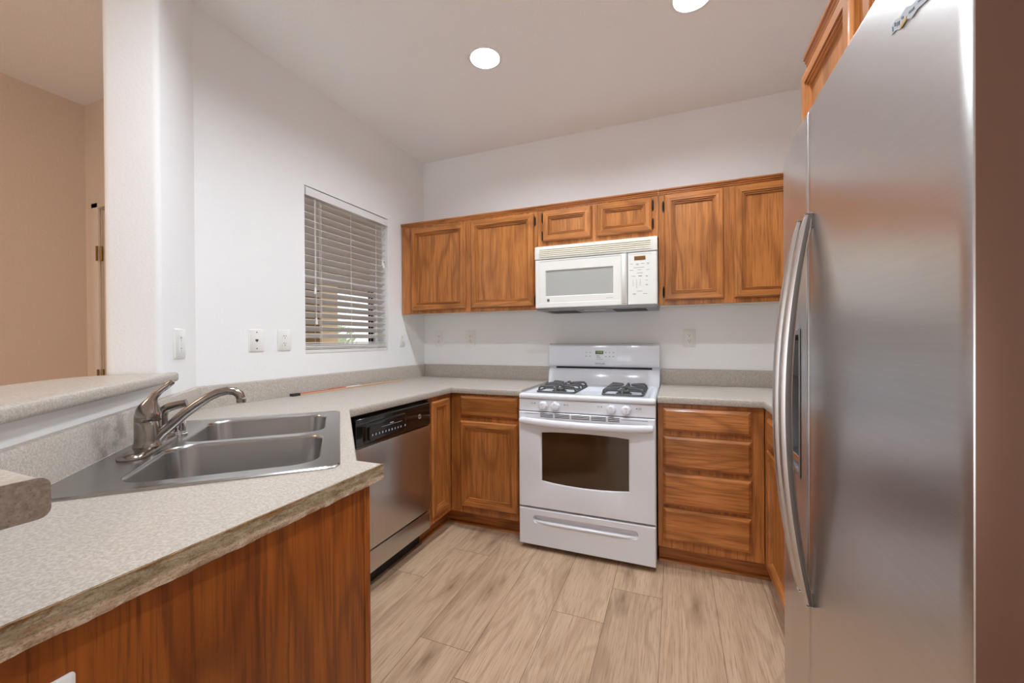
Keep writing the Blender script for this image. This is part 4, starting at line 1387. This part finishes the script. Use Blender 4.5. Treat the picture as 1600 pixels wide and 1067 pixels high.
def plate(label, loc, rotz, kind, w=.072, h=.115, name='power_outlet', cat='outlet'):
    t = thing(name, label, cat, loc, rotz, 'white wall plates')
    mb = MB()
    r0 = rrect(-w / 2, w / 2, -h / 2, h / 2, .004, 3); r1 = rrect(-w / 2 + .004, w / 2 - .004, -h / 2 + .004, h / 2 - .004, .003, 3)
    mb.loops([[(p[0], -.0003, p[1]) for p in r0], [(p[0], -.003, p[1]) for p in r0], [(p[0], -.0062, p[1]) for p in r1]], True, True, True)
    obj('cover_plate', mb, 'plate', t, local=True)
    yf = -.0064

    def rec(x, z):
        mb = MB()
        rr = [(x + .0165 * max(-.98, min(.98, math.cos(a) * 1.0)), z + .0142 * max(-.86, min(.86, math.sin(a)))) for a in [2 * PI * i / 24 for i in range(24)]]
        mb.extrude(rr, lambda p, q, a: (p, a, q), -.0045, yf - .0018)
        ro = obj('receptacle', mb, 'plate', t, local=True)
        mb = MB()
        mb.box(x - .0072, x - .0046, yf - .0021, yf - .0015, z - .001, z + .0068); mb.box(x + .0046, x + .0072, yf - .0021, yf - .0015, z, z + .0062)
        mb.lathe([(.0026, -.0002), (.0026, .0004)], (x, yf - .0017, z - .0068), (0, -1, 0), 10)
        obj('contact_slots', mb, 'slot', ro, local=True)

    if kind == 'duplex':
        rec(0, .0195); rec(0, -.0195)
        mb = MB(); mb.lathe([(.0032, 0), (.0028, .0012)], (0, yf + .0002, 0), (0, -1, 0), 10); obj('screw', mb, 'plate', t, local=True)
    elif kind == 'phone':
        mb = MB(); mb.prism([(0, 0)] * 0 or [(-.0075, -.006), (.0075, -.006), (.0075, -.0066), (-.0075, -.0066)], -.004, .006)
        mb.extrude([(-.0055, .000), (.0, -.010), (.0055, .0)], lambda p, q, a: (p, a, q), yf - .0008, yf)
        obj('jack_port', mb, 'slot', t, local=True)
        for z in (.041, -.041):
            mb = MB(); mb.lathe([(.0032, 0), (.0028, .0012)], (0, yf + .0002, z), (0, -1, 0), 10); obj('screw', mb, 'slot', t, local=True)
    elif kind == 'combo':
        rec(-.002, -.0195)
        mb = MB(); mb.box(-.0055, .0055, yf - .001, yf, .010, .032); mb.box(-.0035, .0035, yf - .011, yf - .0005, .020, .028, .001, 1); obj('toggle', mb, 'plate', t, local=True)
    elif kind == 'gfci':
        mb = MB(); mb.box(-.0165, .0165, yf - .0015, yf + .001, -.033, .033, .001, 1); ro = obj('receptacle', mb, 'plate', t, local=True)
        mb = MB(); mb.box(-.010, .010, yf - .003, yf - .0016, -.009, -.002); mb.box(-.010, .010, yf - .003, yf - .0016, .002, .009); obj('test_buttons', mb, 'plate', ro, local=True)
        mb = MB()
        for z in (.021, -.021):
            mb.box(-.0072, -.0046, yf - .0019, yf - .0014, z - .002, z + .006); mb.box(.0046, .0072, yf - .0019, yf - .0014, z - .001, z + .005); mb.box(-.002, .002, yf - .0019, yf - .0014, z - .009, z - .006)
        obj('contact_slots', mb, 'slot', ro, local=True)
    return t


plate('white power outlet on the diagonal wall end behind the faucet', (.1445 - .0002 * 0, -1.9075 - .0, 1.2035), math.radians(135), 'gfci', .12, .118)
THINGS.append(bpy.context.scene.objects[-1] if False else None)
plate('white phone jack plate on the window wall, left of an outlet', (0, -1.485, 1.2155), PI / 2, 'phone', .080, .114, 'phone_jack', 'wall plate')
plate('white power outlet between the phone jack and the window', (0, -1.3275, 1.216), PI / 2, 'duplex', .080, .113)
plate('white power outlet on the narrow strip right of the window', (0, -.309, 1.217), PI / 2, 'duplex', .070, .113)
plate('white power outlet on the back wall nearest the left corner', (.146, 0, 1.2235), 0, 'duplex', .070, .130)
plate('white power outlet on the back wall left of the range', (.440, 0, 1.2235), 0, 'duplex', .082, .132)
plate('white power outlet on the back wall right of the range', (2.0525, 0, 1.2155), 0, 'duplex', .077, .117)
plate('white power outlet low on the veneer end panel at the bottom edge', (PXF + .0002, -2.685, .757), PI / 2, 'duplex', .074, .116)

# ------------------------------------------------------------------ yardstick on the counter
a = Vector((.036, -1.268, ZT)); b = Vector((.066, -.390, ZT)); dirv = (b - a).normalized()
t = thing('wooden_yardstick', 'wooden yardstick with red and white print lying along the backsplash', 'yardstick', (.05, -.84, ZT))
side = Vector((-dirv.y, dirv.x, 0))


def along(s0, s1, h0, h1, w0, w1):
    mb = MB()
    q = []
    for s, sd in ((s0, w0), (s1, w0), (s1, w1), (s0, w1)):
        p = a + dirv * s + side * sd; q.append((p.x, p.y))
    return mb.prism(q, ZT + h0, ZT + h1)


Ln = (b - a).length
obj('stick', along(.0, Ln, .0004, .0095, -.015, .014), 'stick', t)
obj('red_print', along(.0, .33, .0096, .0130, -.006, .0135), 'red', t)
obj('white_print', along(.33, .46, .0096, .0125, -.010, .0135), 'label', t)
obj('grey_print', along(.02, .2, .0131, .0142, .004, .0135), 'white_ink', t)
obj('end_cap', along(-.045, .0, .0004, .014, -.013, .013), 'slot', t)['label'] = 'black end cap'

for o in bpy.data.objects:
    if '_loc' in o: del o['_loc']
